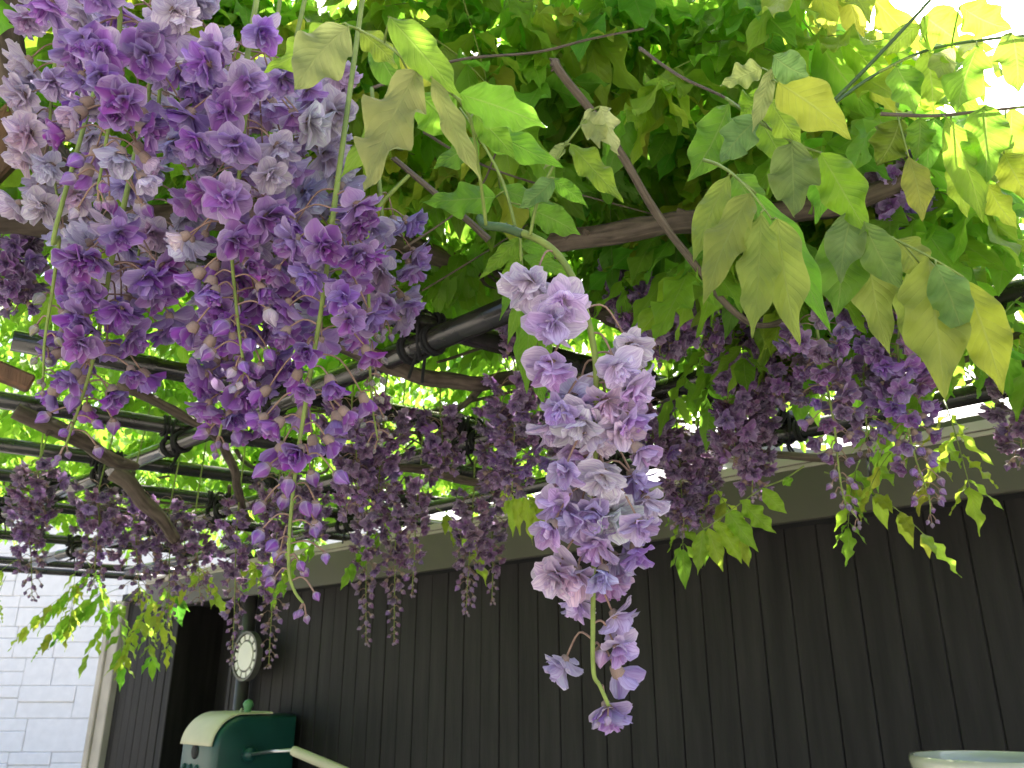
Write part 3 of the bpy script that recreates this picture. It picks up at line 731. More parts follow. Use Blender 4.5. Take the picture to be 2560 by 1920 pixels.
def comp_leaf(base, dirv, length, npairs, lsize, tint, meshes, label, group, droop=0.5, q=ql, w=0.37):
    """procedural compound leaf as an object with leaflet children"""
    o = empty('wisteria_leaf', base); tag(o, label, 'leaf', group)
    rachis, lv = comp_leaf_geo(dirv, length, npairs, lsize, droop, q, w)
    m = MB(); tube(m, rachis, [0.0012 * (1.2 - .7 * i / (len(rachis) - 1)) for i in range(len(rachis))], 5)
    link('rachis', m.mesh('rachis', [M_STEM]), o)
    for b, t, nrm, wd in lv:
        link('leaflet', q.choice(meshes), o, leaf_mat(b, t, nrm, wd), tuple(c * q.uniform(.85, 1.15) for c in tint))
    return o
def comp_leaf_geo(dirv, length, npairs, lsize, droop, q, w=0.37):
    d = dirv.normalized(); pts = [V(0, 0, 0)]; n = 9
    for i in range(n):
        d = (d + V(0, 0, -droop / n)).normalized(); pts.append(pts[-1] + d * length / n)
    side = d.cross(V(0, 0, 1)); side = side.normalized() if side.length > .05 else V(1, 0, 0)
    lv = []
    for k in range(npairs):
        f = .22 + .72 * k / max(1, npairs - 1)
        i = min(n - 1, int(f * n)); p = pts[i].lerp(pts[i + 1], f * n - i); t = (pts[i + 1] - pts[i]).normalized()
        sc = lsize * (.72 + .28 * math.sin(math.pi * (.25 + .6 * f))) 
        for sgn in (-1, 1):
            if q.random() < .04: continue
            out = (side * sgn * q.uniform(.55, .9) + t * q.uniform(.25, .55) + V(0, 0, q.uniform(-1.5, -.35))).normalized()
            b = p + side * sgn * .002
            L = sc * q.uniform(.85, 1.12)
            nrm = V(q.uniform(-.5, .5), q.uniform(-.5, .5), 1) + side * sgn * .5
            lv.append((b, b + out * L, nrm, L * w * q.uniform(.9, 1.15)))
    t = (pts[-1] - pts[-2]).normalized(); L = lsize * q.uniform(.95, 1.2)
    out = (t + V(0, 0, q.uniform(-.6, -.1))).normalized()
    lv.append((pts[-1], pts[-1] + out * L, V(q.uniform(-.4, .4), q.uniform(-.4, .4), 1), L * w))
    return pts, lv

# small leaves hanging at the far left in front of the white house, and along the eave
q = random.Random(33)
for i, (x, y, d, dx) in enumerate([(40, 1400, 3.3, -.3), (15, 1440, 3.3, .1), (215, 1400, 3.5, .5), (250, 1420, 3.5, -.5), (190, 1405, 3.5, .2), (300, 1470, 3.6, -.9), (330, 1480, 3.6, -.2), (290, 1500, 3.6, .3), (345, 1510, 3.7, .4), (260, 1480, 3.6, -.7), (330, 1450, 3.5, .8), (400, 1470, 3.6, .3), (385, 1500, 3.6, -.1), (240, 1455, 3.6, -1.2)]):
    comp_leaf(at(x, y, d), V(dx, -.3, -.35), q.uniform(.24, .34), 5, q.uniform(.08, .105), q.choice((LIME, YEL, LIME)), LEAF_MD,
              'small lime leaf hanging from the far end of the trellis before the white house', 'leaves before the white house', .9, q, .34)
for i, (x, y, d) in enumerate([(770, 1330, 2.4), (810, 1340, 2.3), (1010, 1280, 2.2), (1090, 1270, 2.2), (1700, 1180, 1.9), (1770, 1200, 1.8), (2060, 1180, 1.6), (2150, 1150, 1.6), (2300, 1080, 1.6), (2420, 1070, 1.5), (2360, 1000, 1.5), (600, 1390, 2.6), (520, 1420, 2.8), (470, 1400, 2.9)]):
    comp_leaf(at(x, y, d), V(q.uniform(-1, 1), -.3, -.3), q.uniform(.16, .24), 4, q.uniform(.06, .08), q.choice((LIME, YEL)), LEAF_MD,
              'lime leaf dangling below the poles along the edge of the shed eave', 'leaves along the eave', .9, q, .36)

# leaves closing the right hand end of the trellis
for i in range(26):
    x, y, d = q.uniform(2420, 2660), q.uniform(430, 830), q.uniform(1.1, 1.6)
    comp_leaf(at(x, y, d), V(q.uniform(-1, 1), q.uniform(-.8, .3), -.2), q.uniform(.15, .22), 4, q.uniform(.085, .115), q.choice((LIME, MIDG, YEL)), LEAF_MD,
              'green leaf hanging in the curtain above the long straight pale stem', 'curtain leaves at the right end', .9, q, .37)

# leafy canopy over the trellis
def in_field(p, marg=0.0):
    n0 = (p - CAM).dot(WN); s0 = (p - CAM).dot(WU)
    return n0 < 2.45 - marg
q = random.Random(77)
cands = []
def grow(n, xr, yr, hr, clump):
    tries = k_ = 0
    while k_ < n and tries < n * 60:
        tries += 1
        x = q.uniform(*xr); y = q.uniform(*yr); h = q.uniform(*hr)
        p = V(x, y, CAM.z + h)
        if not in_field(p): continue
        s0 = (p - CAM).dot(WU)
        if s0 > 4.6 or s0 < -1.9: continue
        if y < 1.0 and h < .62 + (1.0 - y) * .5: continue
        # open edge at the right where the sky shows
        if x > .40 + (y - .75) * .55: continue
        dn = noise.noise(p * 2.3) * .5 + .5                     # clumps and thin places
        if q.random() > 1 - clump + clump * 2 * dn: continue
        cands.append(p); k_ += 1
grow(2300, (-3.6, 2.6), (1.1, 4.6), (.78, 1.12), .6)
grow(480, (-.75, 1.5), (.82, 1.6), (.78, 1.12), .45)
grow(90, (.35, 1.2), (.95, 1.6), (.58, .78), .4)
def depth(p): return (p - CAM).dot(FWD)
def on_screen(p):
    d = depth(p)
    if d < .2: return False
    X = CX + F * (p - CAM).dot(RIGHT) / d; Y = CY - F * (p - CAM).dot(UP) / d
    return -150 < X < 2710 and -250 < Y < 1500
cands.sort(key=lambda p: (not on_screen(p), depth(p)))
NTH = 240
def canopy_label(p, tn):
    kind = {LIME: 'lime green', MIDG: 'mid green', YEL: 'yellow green'}[tn]
    d = depth(p); X = CX + F * (p - CAM).dot(RIGHT) / d
    where = ('over the violet raceme cluster' if X < 850 else 'over the bare cut twig' if X < 1250 else 'over the arching flower shoot' if X < 1650 else 'over the level weathered branch' if X < 2100 else 'beside the open sky')
    return kind + ' leaf of paired leaflets ' + where
for p in cands[:NTH]:
    tn = q.choice((LIME, LIME, MIDG, YEL))
    a = q.uniform(0, 2 * math.pi)
    dv = V(math.cos(a), math.sin(a) - .5, q.uniform(-.35, .35))
    comp_leaf(p, dv, q.uniform(.16, .24), q.choice((4, 4, 5)), q.uniform(.10, .135), tn, LEAF_MD,
              canopy_label(p, tn), 'canopy leaves above the trellis', q.uniform(.5, 1.1), q)
mass = MB()
tmpl = [leaflet_mesh(500 + i, 8, 2, .7) for i in range(6)]
for p in cands[NTH:]:
    a = q.uniform(0, 2 * math.pi)
    r_, lv = comp_leaf_geo(V(math.cos(a), math.sin(a), q.uniform(-.3, .4)), q.uniform(.16, .24), 5, q.uniform(.07, .095), q.uniform(.4, 1.0), q)
    for b, t, nrm, wd in lv:
        T = leaf_mat(b + p, t + p, nrm, wd); tm = q.choice(tmpl)
        mass.add([T @ Vector(v) for v in tm.v], tm.f, 0, [(0, 0)] * len(tm.v))
        k = len(tm.f); mass.uv[-k:] = tm.uv
tag(link('canopy_foliage', mass.mesh('canopy_foliage', [M_LEAFS])), 'dense backlit green foliage spread over the pole trellis', 'foliage', None, 'stuff')

# ------------------------------------------------------------------ flowers
def petal(mb, M, kind, q, mat=0, nv=4, nu=4):
    """petal along +Y with its inner face to +Z, unit length"""
    if kind == 'banner': W, pk, curl, cup, rf = q.uniform(.92, 1.15), .60, q.uniform(.1, .6), q.uniform(-.2, .25), 1
    elif kind == 'mid': W, pk, curl, cup, rf = q.uniform(.58, .82), .66, q.uniform(-.1, .6), q.uniform(.1, .45), 1
    else: W, pk, curl, cup, rf = q.uniform(.36, .55), .62, q.uniform(-.3, .4), q.uniform(.2, .6), 1
    tw = q.uniform(-.9, .9) if kind != 'banner' else q.uniform(-.35, .35)
    ph = q.uniform(0, 6.3)
    vs_, uvs, fs = [], [], []
    for i in range(nv + 1):
        v = i / nv
        if v < pk: wd = .16 + .84 * math.sin(math.pi / 2 * v / pk) ** 1.2
        else: wd = max(.12, math.cos(math.pi / 2 * ((v - pk) / (1 - pk)) * .90) ** .45)
        for j in range(nu + 1):
            u = j / nu * 2 - 1
            x = u * wd * W * .5
            z = cup * abs(u) ** 1.5 * wd * W + .05 * math.sin(ph + 5 * v + 3 * u) * v
            y = v
            y2 = y - (.10 * u * u * v if kind == 'banner' else 0)
            z -= curl * v * v * .6
            a = tw * v; c_, s_ = math.cos(a), math.sin(a)
            vs_.append(M @ Vector((x * c_ - z * s_ * .5, y2, x * s_ * .8 + z))); uvs.append((j / nu, v))
    for i in range(nv):
        for j in range(nu):
            a = i * (nu + 1) + j; fs.append((a, a + 1, a + nu + 2, a + nu + 1))
    mb.add(vs_, fs, mat, uvs)

def pose(phi, pol, L, off=V(0, 0, 0), roll=0.0):
    """petal frame: axis of the flower is +Z; pol = angle from the axis"""
    y = V(math.sin(pol) * math.cos(phi), math.sin(pol) * math.sin(phi), math.cos(pol))
    z = V(-math.cos(pol) * math.cos(phi), -math.cos(pol) * math.sin(phi), math.sin(pol))   # faces the axis
    x = y.cross(z)
    if roll:
        c, s_ = math.cos(roll), math.sin(roll); x, z = x * c + z * s_, z * c - x * s_
    return Matrix(((x.x * L, y.x * L, z.x * L, off.x), (x.y * L, y.y * L, z.y * L, off.y), (x.z * L, y.z * L, z.z * L, off.z), (0, 0, 0, 1)))

def calyx(mb, r, h, mat=1):
    n = 7; vs_, fs = [], []
    for k, (rr, zz) in enumerate(((.25, -.12 * h), (.75, -.02 * h), (1.0, .45 * h), (1.08, .8 * h))):
        for i in range(n):
            a = 2 * math.pi * i / n; t = zz + (.22 * h * (i % 2) if k == 3 else 0)
            vs_.append(V(math.cos(a) * r * rr, math.sin(a) * r * rr, t))
    for k in range(3):
        for i in range(n):
            i2 = (i + 1) % n; fs.append((k * n + i, k * n + i2, (k + 1) * n + i2, (k + 1) * n + i))
    fs.append(tuple(range(n))[::-1])
    mb.add(vs_, fs, mat)

def make_open(seed, outer, nv=4, nu=4, full=1.0):
    """double flower, diameter about 1, calyx at the origin, opening towards +Z"""
    q = random.Random(seed); m = MB(); calyx(m, .11, .20)
    for k in range(int(8 * full)):
        petal(m, pose(2 * math.pi * k / 8 + q.uniform(-.3, .3), R(q.uniform(34, 60)), q.uniform(.46, .62), V(0, 0, .08), q.uniform(-.5, .5)), 'mid', q, 0, nv, nu)
    for k in range(int(7 * full)):
        petal(m, pose(2 * math.pi * k / 7 + q.uniform(-.4, .4), R(q.uniform(8, 30)), q.uniform(.36, .50), V(0, 0, .12), q.uniform(-1.2, 1.2)), 'in', q, 0, nv, max(2, nu - 1))
    if outer:
        for M in outer_poses(q): petal(m, M, 'banner' if q.random() < .45 else 'mid', q, 0, nv, nu)
    return m
def outer_poses(q):
    a0 = q.uniform(0, 6.3)
    return [pose(a0 + 2 * math.pi * k / 6 + q.uniform(-.25, .25), R(q.uniform(52, 86)), q.uniform(.46, .62), V(0, 0, .06), q.uniform(-.4, .4)) for k in range(6)]
def make_half(seed, nv=4, nu=4):
    q = random.Random(seed); m = MB(); calyx(m, .17, .30)
    for k in range(7): petal(m, pose(2 * math.pi * k / 7 + q.uniform(-.3, .3), R(q.uniform(22, 44)), q.uniform(.55, .72), V(0, 0, .1), q.uniform(-.4, .4)), 'mid', q, 0, nv, nu)
    for k in range(6): petal(m, pose(2 * math.pi * k / 6 + q.uniform(-.4, .4), R(q.uniform(4, 18)), q.uniform(.5, .66), V(0, 0, .1), q.uniform(-1.2, 1.2)), 'in', q, 0, nv, 2)
    return m
def make_bud(seed, nv=4, nu=4):
    """closed bud, length about 1: overlapping petals wrapped into an egg"""
    q = random.Random(seed); m = MB(); calyx(m, .215, .34)
    for k in range(6):
        ph = 2 * math.pi * k / 6 + q.uniform(-.15, .15); vs_, uvs, fs = [], [], []
        tip = q.uniform(.86, 1.05)
        for i in range(6):
            v = i / 5
            r = (.20 + .16 * math.sin(math.pi * min(1, v * 1.15))) * (1 - .72 * v ** 2.6) * (1.0 + .05 * (k % 2)); z = .12 + v * tip * .85
            for j in range(4):
                u = j / 3 * 2 - 1; a = ph + u * .75 * (1 - .35 * v) + .35 * v
                rr = r * (1.05 - .08 * (u > 0))
                vs_.append(V(math.cos(a) * rr, math.sin(a) * rr, z - .06 * abs(u) * v)); uvs.append((j / 3, v))
        for i in range(5):
            for j in range(3): a = i * 4 + j; fs.append((a, a + 1, a + 5, a + 4))
        m.add(vs_, fs, 0, uvs)
    return m
FM = [M_PETAL, M_CALYX]
CORE = [make_open(1000 + i, False).mesh('flower', FM) for i in range(7)]
OPEN = [make_open(1100 + i, True).mesh('flower', FM) for i in range(6)]
LOW = [make_open(1200 + i, True, 2, 2, 1.0).mesh('flower', FM) for i in range(6)]
HALF = [make_half(1300 + i).mesh('flower', FM) for i in range(5)]
HALFL = [make_half(1400 + i, 2, 2).mesh('flower', FM) for i in range(4)]
BUD = [make_bud(1500 + i).mesh('bud', FM) for i in range(4)]
PET = []
for i in range(8):
    m = MB(); qq = random.Random(1600 + i); petal(m, Matrix.Identity(4), 'banner' if i < 4 else 'mid', qq, 0, 5, 5); PET.append(m.mesh('petal', [M_PETAL]))

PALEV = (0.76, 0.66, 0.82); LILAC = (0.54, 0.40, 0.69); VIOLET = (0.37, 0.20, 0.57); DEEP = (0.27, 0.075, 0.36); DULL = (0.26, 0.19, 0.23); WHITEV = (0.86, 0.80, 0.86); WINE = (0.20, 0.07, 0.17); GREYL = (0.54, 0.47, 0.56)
GBUD = (0.33, 0.34, 0.18)
qf = random.Random(99)
def mixc(a, b, t): return tuple(x + (y - x) * t for x, y in zip(a, b))

def axis_matrix(pos, ax, size, spin):
    z = ax.normalized(); x = z.orthogonal().normalized(); y = z.cross(x)
    c, s_ = math.cos(spin), math.sin(spin); x, y = x * c + y * s_, y * c - x * s_
    return Matrix(((x.x * size, y.x * size, z.x * size, pos.x), (x.y * size, y.y * size, z.y * size, pos.y), (x.z * size, y.z * size, z.z * size, pos.z), (0, 0, 0, 1)))

def put_flower(root, pos, ax, size, kind, col, hi):
    """pos = calyx point in the raceme's frame"""
    col = tuple(min(1, max(0, c * qf.uniform(.88, 1.12))) for c in col)
    if kind == 'bud':
        link('bud', qf.choice(BUD), root, axis_matrix(pos, ax, size, qf.uniform(0, 6.3)), col); return
    if kind == 'half':
        link('flower', qf.choice(HALF if hi else HALFL), root, axis_matrix(pos, ax, size, qf.uniform(0, 6.3)), col); return
    if not hi:
        link('flower', qf.choice(LOW), root, axis_matrix(pos, ax, size, qf.uniform(0, 6.3)), col); return
    if hi == 1:
        link('flower', qf.choice(OPEN), root, axis_matrix(pos, ax, size, qf.uniform(0, 6.3)), col); return
    f = link('flower', qf.choice(CORE), root, axis_matrix(pos, ax, size, qf.uniform(0, 6.3)), col)
    for M in outer_poses(qf):
        pale = mixc(col, WHITEV, qf.uniform(.15, .8) if col[0] > .4 else qf.uniform(0, .4))
        link('petal', qf.choice(PET), f, M, pale)

def pedicel(mb, a, b, r, arch=.35):
    mid = (a + b) / 2 + V(0, 0, (b - a).length * arch)
    tube(mb, spline([a, mid, b], 4), [r] * 9, 5, 1)

def raceme(label, stem, f0, f1, wtop, wbot, size, hi, colf, n, group=None, up=True, bare=0.0, rs=0.0022, kinds=(.62, .82), stem_mat=None, seed=1, extra=(), seg=7, topz=None):
    """stem: (px, py, depth) list from the top down; f0..f1 fraction of the stem that carries flowers; wtop, wbot spread radius (m)"""
    P = vd(stem)
    if up:                                                     # carry the stalk up to the nearest pole or branch
        top = P[0]
        near = min(ALLP, key=lambda c: (c - top).length + (0.6 if c.z < top.z else 0))
        if (near - top).length < .16 and (near - top).xy.length < .05: P = [near] + P
        else: P = [V(top.x + qf.uniform(-.015, .015), top.y + .04, max(top.z + .06, ZT + qf.uniform(.16, .24)))] + P
        skip = 1
    else: skip = 0
    o = empty('flower_raceme', P[0]); tag(o, label, 'flower', group); inv = -o.location
    pts = [p + inv for p in spline(P, seg)]
    start = skip * seg; N = len(pts)
    m = MB()
    tube(m, pts, [rs * (1 - .55 * max(0, i - start) / max(1, N - start)) for i in range(N)], 7)
    body = pts[start:]; L = [0]
    for i in range(1, len(body)): L.append(L[-1] + (body[i] - body[i - 1]).length)
    def at_f(f):
        s_ = f * L[-1]
        for i in range(1, len(body)):
            if L[i] >= s_: return body[i - 1].lerp(body[i], (s_ - L[i - 1]) / max(1e-9, L[i] - L[i - 1]))
        return body[-1]
    ang = qf.uniform(0, 6.3)
    for k in range(n):
        f = (k + qf.uniform(.1, .9)) / n; ft = f0 + (f1 - f0) * f
        ang += 2.399 + qf.uniform(-.4, .4)
        sp = (wtop + (wbot - wtop) * f) * qf.uniform(.45, 1.05)
        c = at_f(ft)
        outv = V(math.cos(ang), math.sin(ang) + (.42 if hi == 2 else 0), 0)
        pos = c + outv * sp + V(0, 0, -sp * qf.uniform(.05, .5))
        kind = 'open' if f < kinds[0] + qf.uniform(-.08, .08) else ('half' if f < kinds[1] + qf.uniform(-.06, .06) else 'bud')
        sz = size * 1.22 * qf.uniform(.85, 1.15) * ({'open': 1.0, 'half': .78, 'bud': .52 - .2 * max(0, (f - kinds[1]) / max(.01, 1 - kinds[1]))}[kind])
        ax = outv * qf.uniform(.3, 1.0) + V(0, 0, -1) * qf.uniform(.45, 1.0) + V(qf.uniform(-.3, .3), qf.uniform(-.3, .3), 0)
        pedicel(m, c, pos, .00075 if hi else .0009, qf.uniform(.15, .4))
        put_flower(o, pos, ax, sz, kind, colf(f, qf), hi)
    # tip buds
    for k in range(3):
        b = body[-1]; d = V(qf.uniform(-1, 1), qf.uniform(-1, 1), -1.2).normalized()
        pos = b + d * size * .5 * qf.uniform(.3, 1)
        pedicel(m, b, pos, .0007, .2); put_flower(o, pos, d, size * .3, 'bud', mixc(colf(1, qf), GBUD, .3), hi)
    for (fx, fy, fd, ax_, ay_, spx, kind, col) in extra:      # placed flowers: centre pixel, depth, attachment pixel, width in px
        sz = spx / F * fd; ctr = at(fx, fy, fd) + inv
        a = min(pts, key=lambda p: (p - (at(ax_, ay_, fd) + inv)).length)
        side = ctr - a; side.z = 0
        ax = V(0, 0, -1) * qf.uniform(.7, 1.1) + (side.normalized() if side.length > .004 else V(0, 0, 0)) * qf.uniform(.2, .8) + V(qf.uniform(-.35, .35), -qf.uniform(.1, .9), 0)
        ax.normalize(); pos = ctr - ax * sz * .33
        pedicel(m, a, pos, .00085, .33 if (pos - a).length > .01 else .1)
        put_flower(o, pos, ax, sz, kind, col, hi)
    link('stem', m.mesh('stem', [stem_mat or M_STEM, M_PEDI]), o)
    return o

# --- the long raceme in front
H = .60
hx_ = [(1315, 725, 130, WHITEV), (1405, 762, 112, (.82, .76, .82)), (1372, 818, 112, LILAC), (1378, 932, 112, LILAC), (1578, 880, 108, WHITEV), (1548, 932, 102, PALEV), (1596, 985, 108, PALEV),
       (1425, 1010, 120, LILAC), (1445, 1075, 130, PALEV), (1385, 1085, 104, PALEV), (1520, 1025, 120, WHITEV), (1592, 1058, 104, LILAC), (1502, 1112, 116, PALEV), (1606, 1132, 78, VIOLET), (1440, 1152, 104, LILAC), (1560, 1085, 90, PALEV), (1395, 1035, 84, LILAC), (1470, 1035, 90, VIOLET),
       (1410, 1175, 80, LILAC), (1500, 1180, 86, PALEV), (1425, 1240, 108, PALEV), (1502, 1215, 112, WHITEV), (1592, 1215, 106, LILAC), (1395, 1272, 100, LILAC), (1622, 1272, 96, PALEV), (1425, 1310, 112, LILAC), (1540, 1300, 118, WHITEV), (1475, 1290, 90, VIOLET), (1605, 1325, 92, LILAC), (1372, 1325, 80, LILAC), (1570, 1345, 80, VIOLET), (1505, 1345, 84, LILAC),
       (1486, 1378, 106, (.66, .46, .72)), (1556, 1420, 108, LILAC), (1592, 1385, 80, VIOLET), (1532, 1472, 92, (.5, .26, .66)), (1420, 1455, 122, PALEV), (1380, 1450, 100, LILAC), (1440, 1520, 84, LILAC), (1505, 1440, 80, LILAC),
       (1552, 1560, 96, LILAC), (1556, 1632, 84, LILAC), (1552, 1692, 82, VIOLET), (1396, 1676, 96, LILAC), (1528, 1795, 104, VIOLET)]
stemP = [(1214, 562, .645), (1300, 580, .63), (1380, 622, .62), (1432, 695, .61), (1466, 785, .60), (1488, 900, .60), (1490, 1010, .60), (1487, 1200, .60), (1484, 1400, .60), (1482, 1580, .60), (1484, 1682, .60), (1500, 1715, .60), (1522, 1765, .60)]
def stem_at(y):
    for a, b in zip(stemP, stemP[1:]):
        if a[1] <= y <= b[1]: t = (y - a[1]) / (b[1] - a[1]); return a[0] + (b[0] - a[0]) * t
    return stemP[-1][0]
ex = []
for (x, y, wpx, c) in hx_:
    ay = y - wpx * .75 - abs(x - stem_at(min(y, 1765))) * .25
    if y < 780: ay = 610 if x < 1350 else 700
    ay = max(600, min(1762, ay))
    ex.append((x, y, H + qf.uniform(-.028, .022), stem_at(ay), ay, wpx * 1.24, 'half' if (wpx <= 82 and y > 1100) else 'open', mixc(c, (.9, .84, .88), .28)))
ex.append((1502, 1640, .605, 1483, 1610, 56, 'bud', (.6, .42, .55)))
raceme('long pale lilac raceme on an arching green stem hanging alone before the dark shed', stemP, 0, 1, .03, .01, .028, 2, lambda f, q: LILAC, 0, up=False, rs=.0031, stem_mat=M_STEM, extra=ex)
# the older, thicker part of the shoot the raceme grows from
vine('flower_shoot', vd([(1200, 545, .66), (1216, 564, .645), (1262, 570, .636), (1305, 584, .628)]), .0036, .0034, M_STEMD, 'dark green shoot tip with stubs that bears the long pale raceme', sides=8, wob=.1, cat='shoot')

def cf_left(f, q):   # pale at the top, deep purple below
    if q.random() < .18: return mixc(GREYL, WHITEV, q.random())
    return mixc(mixc(LILAC, VIOLET, q.random()), mixc(VIOLET, DEEP, q.random()), min(1, f * 1.3))
def cf_pale(f, q): return mixc(GREYL, mixc(WHITEV, LILAC, q.random()), q.uniform(0, .9))
def cf_deep(f, q): return mixc(VIOLET, DEEP, q.uniform(.1, .8))
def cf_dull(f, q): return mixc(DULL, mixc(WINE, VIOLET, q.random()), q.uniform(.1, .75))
def cf_green(f, q): return mixc(GBUD, DULL, q.uniform(0, .3))

raceme('violet raceme at upper left whose bare pale stem tip ends over paler flowers', [(318, -120, .60), (300, 60, .60), (285, 200, .60), (268, 340, .60), (244, 474, .59)], 0, 1, .056, .024, .027, 2, cf_left, 46, kinds=(.55, .85))
raceme('greyish pale raceme at the far upper left beside the vine trunk', [(150, -60, .78), (140, 120, .78), (125, 330, .78), (150, 540, .78)], 0, 1, .045, .035, .032, 2, cf_pale, 34, kinds=(1.2, 1.3))
raceme('large pale lilac raceme behind the violet one, with wide open flowers', [(400, -80, .74), (405, 120, .74), (390, 330, .74), (360, 520, .74), (340, 700, .74)], 0, 1, .052, .05, .033, 2, cf_pale, 44, kinds=(1.2, 1.3))
raceme('tapering purple raceme on the left ending in four round buds above the second pole', [(300, 560, .66), (278, 650, .66), (262, 750, .66), (232, 900, .66), (200, 1010, .66), (165, 1112, .655)], 0, .96, .052, .022, .027, 2, cf_deep, 40, kinds=(.62, .8))
raceme('nearly bare green raceme stem at far left with a few pale buds', [(158, 500, .64), (148, 600, .64), (132, 720, .64), (112, 850, .64), (108, 945, .64)], .55, 1, .014, .01, .02, 2, cf_green, 7, kinds=(.0, .1), rs=.0018)
raceme('dense violet raceme in the middle of the left cluster with a thick green stem', [(628, 80, .62), (618, 230, .62), (600, 420, .62), (580, 600, .62), (590, 760, .615), (612, 935, .61)], 0, .97, .052, .026, .028, 2, cf_left, 62, kinds=(.6, .85))
raceme('pale faded raceme tucked behind the dense violet one, under the big leaf', [(730, 150, .74), (735, 300, .74), (715, 450, .74), (690, 600, .74), (680, 720, .74)], 0, 1, .05, .04, .032, 2, cf_pale, 40, kinds=(1.2, 1.3))
raceme('slender budding raceme with a long green stem whose tip curls before the fascia', [(842, 470, .62), (826, 600, .62), (805, 760, .62), (782, 900, .62), (745, 1130, .615), (726, 1300, .61), (722, 1420, .61), (735, 1475, .61), (758, 1508, .61)], 0, .95, .050, .022, .026, 2, cf_deep, 58, kinds=(.40, .66))
raceme('short purple raceme ending in a round bud just above the tied poles', [(610, 700, .68), (600, 800, .68), (578, 950, .68), (548, 1090, .68)], 0, 1, .045, .016, .027, 2, cf_deep, 34, kinds=(.75, .9))
raceme('dim lilac raceme at the right side of the left cluster', [(950, 480, .76), (960, 600, .76), (962, 700, .76), (965, 800, .76)], 0, 1, .026, .022, .03, 2, lambda f, q: mixc(GREYL, VIOLET, q.uniform(.2, .9)), 18, kinds=(1.1, 1.2))
raceme('greenish unopened raceme with tiny buds at its tip over the dark poles', [(925, 560, .70), (922, 760, .70), (924, 900, .70), (932, 1020, .70), (945, 1100, .70)], .4, 1, .012, .012, .017, 2, cf_green, 30, kinds=(-1, -1), rs=.0017)

# --- racemes on the right, behind the olive leaf
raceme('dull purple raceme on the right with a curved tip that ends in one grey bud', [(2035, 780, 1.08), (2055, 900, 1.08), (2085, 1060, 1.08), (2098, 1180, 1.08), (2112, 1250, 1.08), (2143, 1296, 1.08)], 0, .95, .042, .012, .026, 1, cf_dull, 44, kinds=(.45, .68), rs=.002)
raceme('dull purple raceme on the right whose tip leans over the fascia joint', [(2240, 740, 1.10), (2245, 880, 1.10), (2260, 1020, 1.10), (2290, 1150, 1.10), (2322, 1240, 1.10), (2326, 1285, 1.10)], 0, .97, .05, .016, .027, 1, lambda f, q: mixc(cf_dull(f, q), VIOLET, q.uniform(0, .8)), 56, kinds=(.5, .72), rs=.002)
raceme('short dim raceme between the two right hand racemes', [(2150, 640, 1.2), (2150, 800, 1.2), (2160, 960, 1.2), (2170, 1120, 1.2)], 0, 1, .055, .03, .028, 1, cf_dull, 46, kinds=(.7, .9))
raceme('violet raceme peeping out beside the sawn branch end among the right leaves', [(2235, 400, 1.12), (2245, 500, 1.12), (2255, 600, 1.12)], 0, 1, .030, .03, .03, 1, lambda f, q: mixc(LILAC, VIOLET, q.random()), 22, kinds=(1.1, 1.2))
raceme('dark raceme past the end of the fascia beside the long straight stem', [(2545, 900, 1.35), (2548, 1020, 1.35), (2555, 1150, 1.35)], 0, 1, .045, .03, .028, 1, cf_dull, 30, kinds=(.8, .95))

# --- shaded racemes hanging from the trellis further back
BG = [(600, 1230, 580, 1650, 2.0, .038, .008, 44), (690, 1330, 672, 1660, 2.3, .045, .018, 40), (915, 1170, 915, 1600, 2.1, .045, .008, 52), (990, 1180, 985, 1600, 2.1, .042, .007, 50), (1050, 1190, 1030, 1480, 2.0, .03, .006, 30),
      (1185, 1200, 1165, 1525, 2.0, .055, .014, 56), (1235, 1260, 1230, 1495, 2.1, .03, .008, 26), (880, 1000, 900, 1280, 1.7, .06, .035, 50), (960, 1000, 945, 1250, 1.75, .06, .035, 46), (250, 1210, 235, 1460, 2.0, .055, .03, 50), (330, 1220, 350, 1500, 2.1, .065, .03, 56), (430, 1240, 420, 1540, 2.2, .06, .02, 50),
      (75, 1240, 80, 1490, 2.1, .045, .02, 40), (490, 1270, 500, 1500, 2.2, .05, .03, 40), (1290, 930, 1280, 1230, 1.6, .05, .03, 50), (1250, 1000, 1240, 1200, 1.7, .045, .03, 34), (1640, 690, 1650, 880, 1.35, .06, .045, 46), (1750, 700, 1720, 860, 1.35, .05, .04, 38), (1560, 640, 1590, 760, 1.45, .04, .04, 26),
      (1850, 800, 1835, 1150, 1.45, .05, .025, 56), (1900, 850, 1880, 1230, 1.5, .05, .02, 50), (1950, 800, 1960, 1000, 1.4, .04, .03, 34), (1690, 1050, 1710, 1310, 1.75, .055, .022, 54), (1760, 1090, 1750, 1300, 1.8, .04, .02, 34), (1620, 960, 1640, 1150, 1.7, .05, .03, 40),
      (50, 560, 45, 760, 1.2, .03, .02, 24), (1100, 1010, 1110, 1180, 1.8, .05, .03, 30), (700, 1180, 690, 1380, 2.0, .05, .03, 34), (100, 1150, 90, 1300, 1.9, .05, .03, 30), (1420, 960, 1400, 1200, 1.75, .05, .03, 36), (780, 1190, 790, 1340, 2.1, .04, .02, 24), (1320, 760, 1310, 880, 1.5, .04, .03, 22), (560, 760, 560, 900, 1.3, .04, .03, 20)]
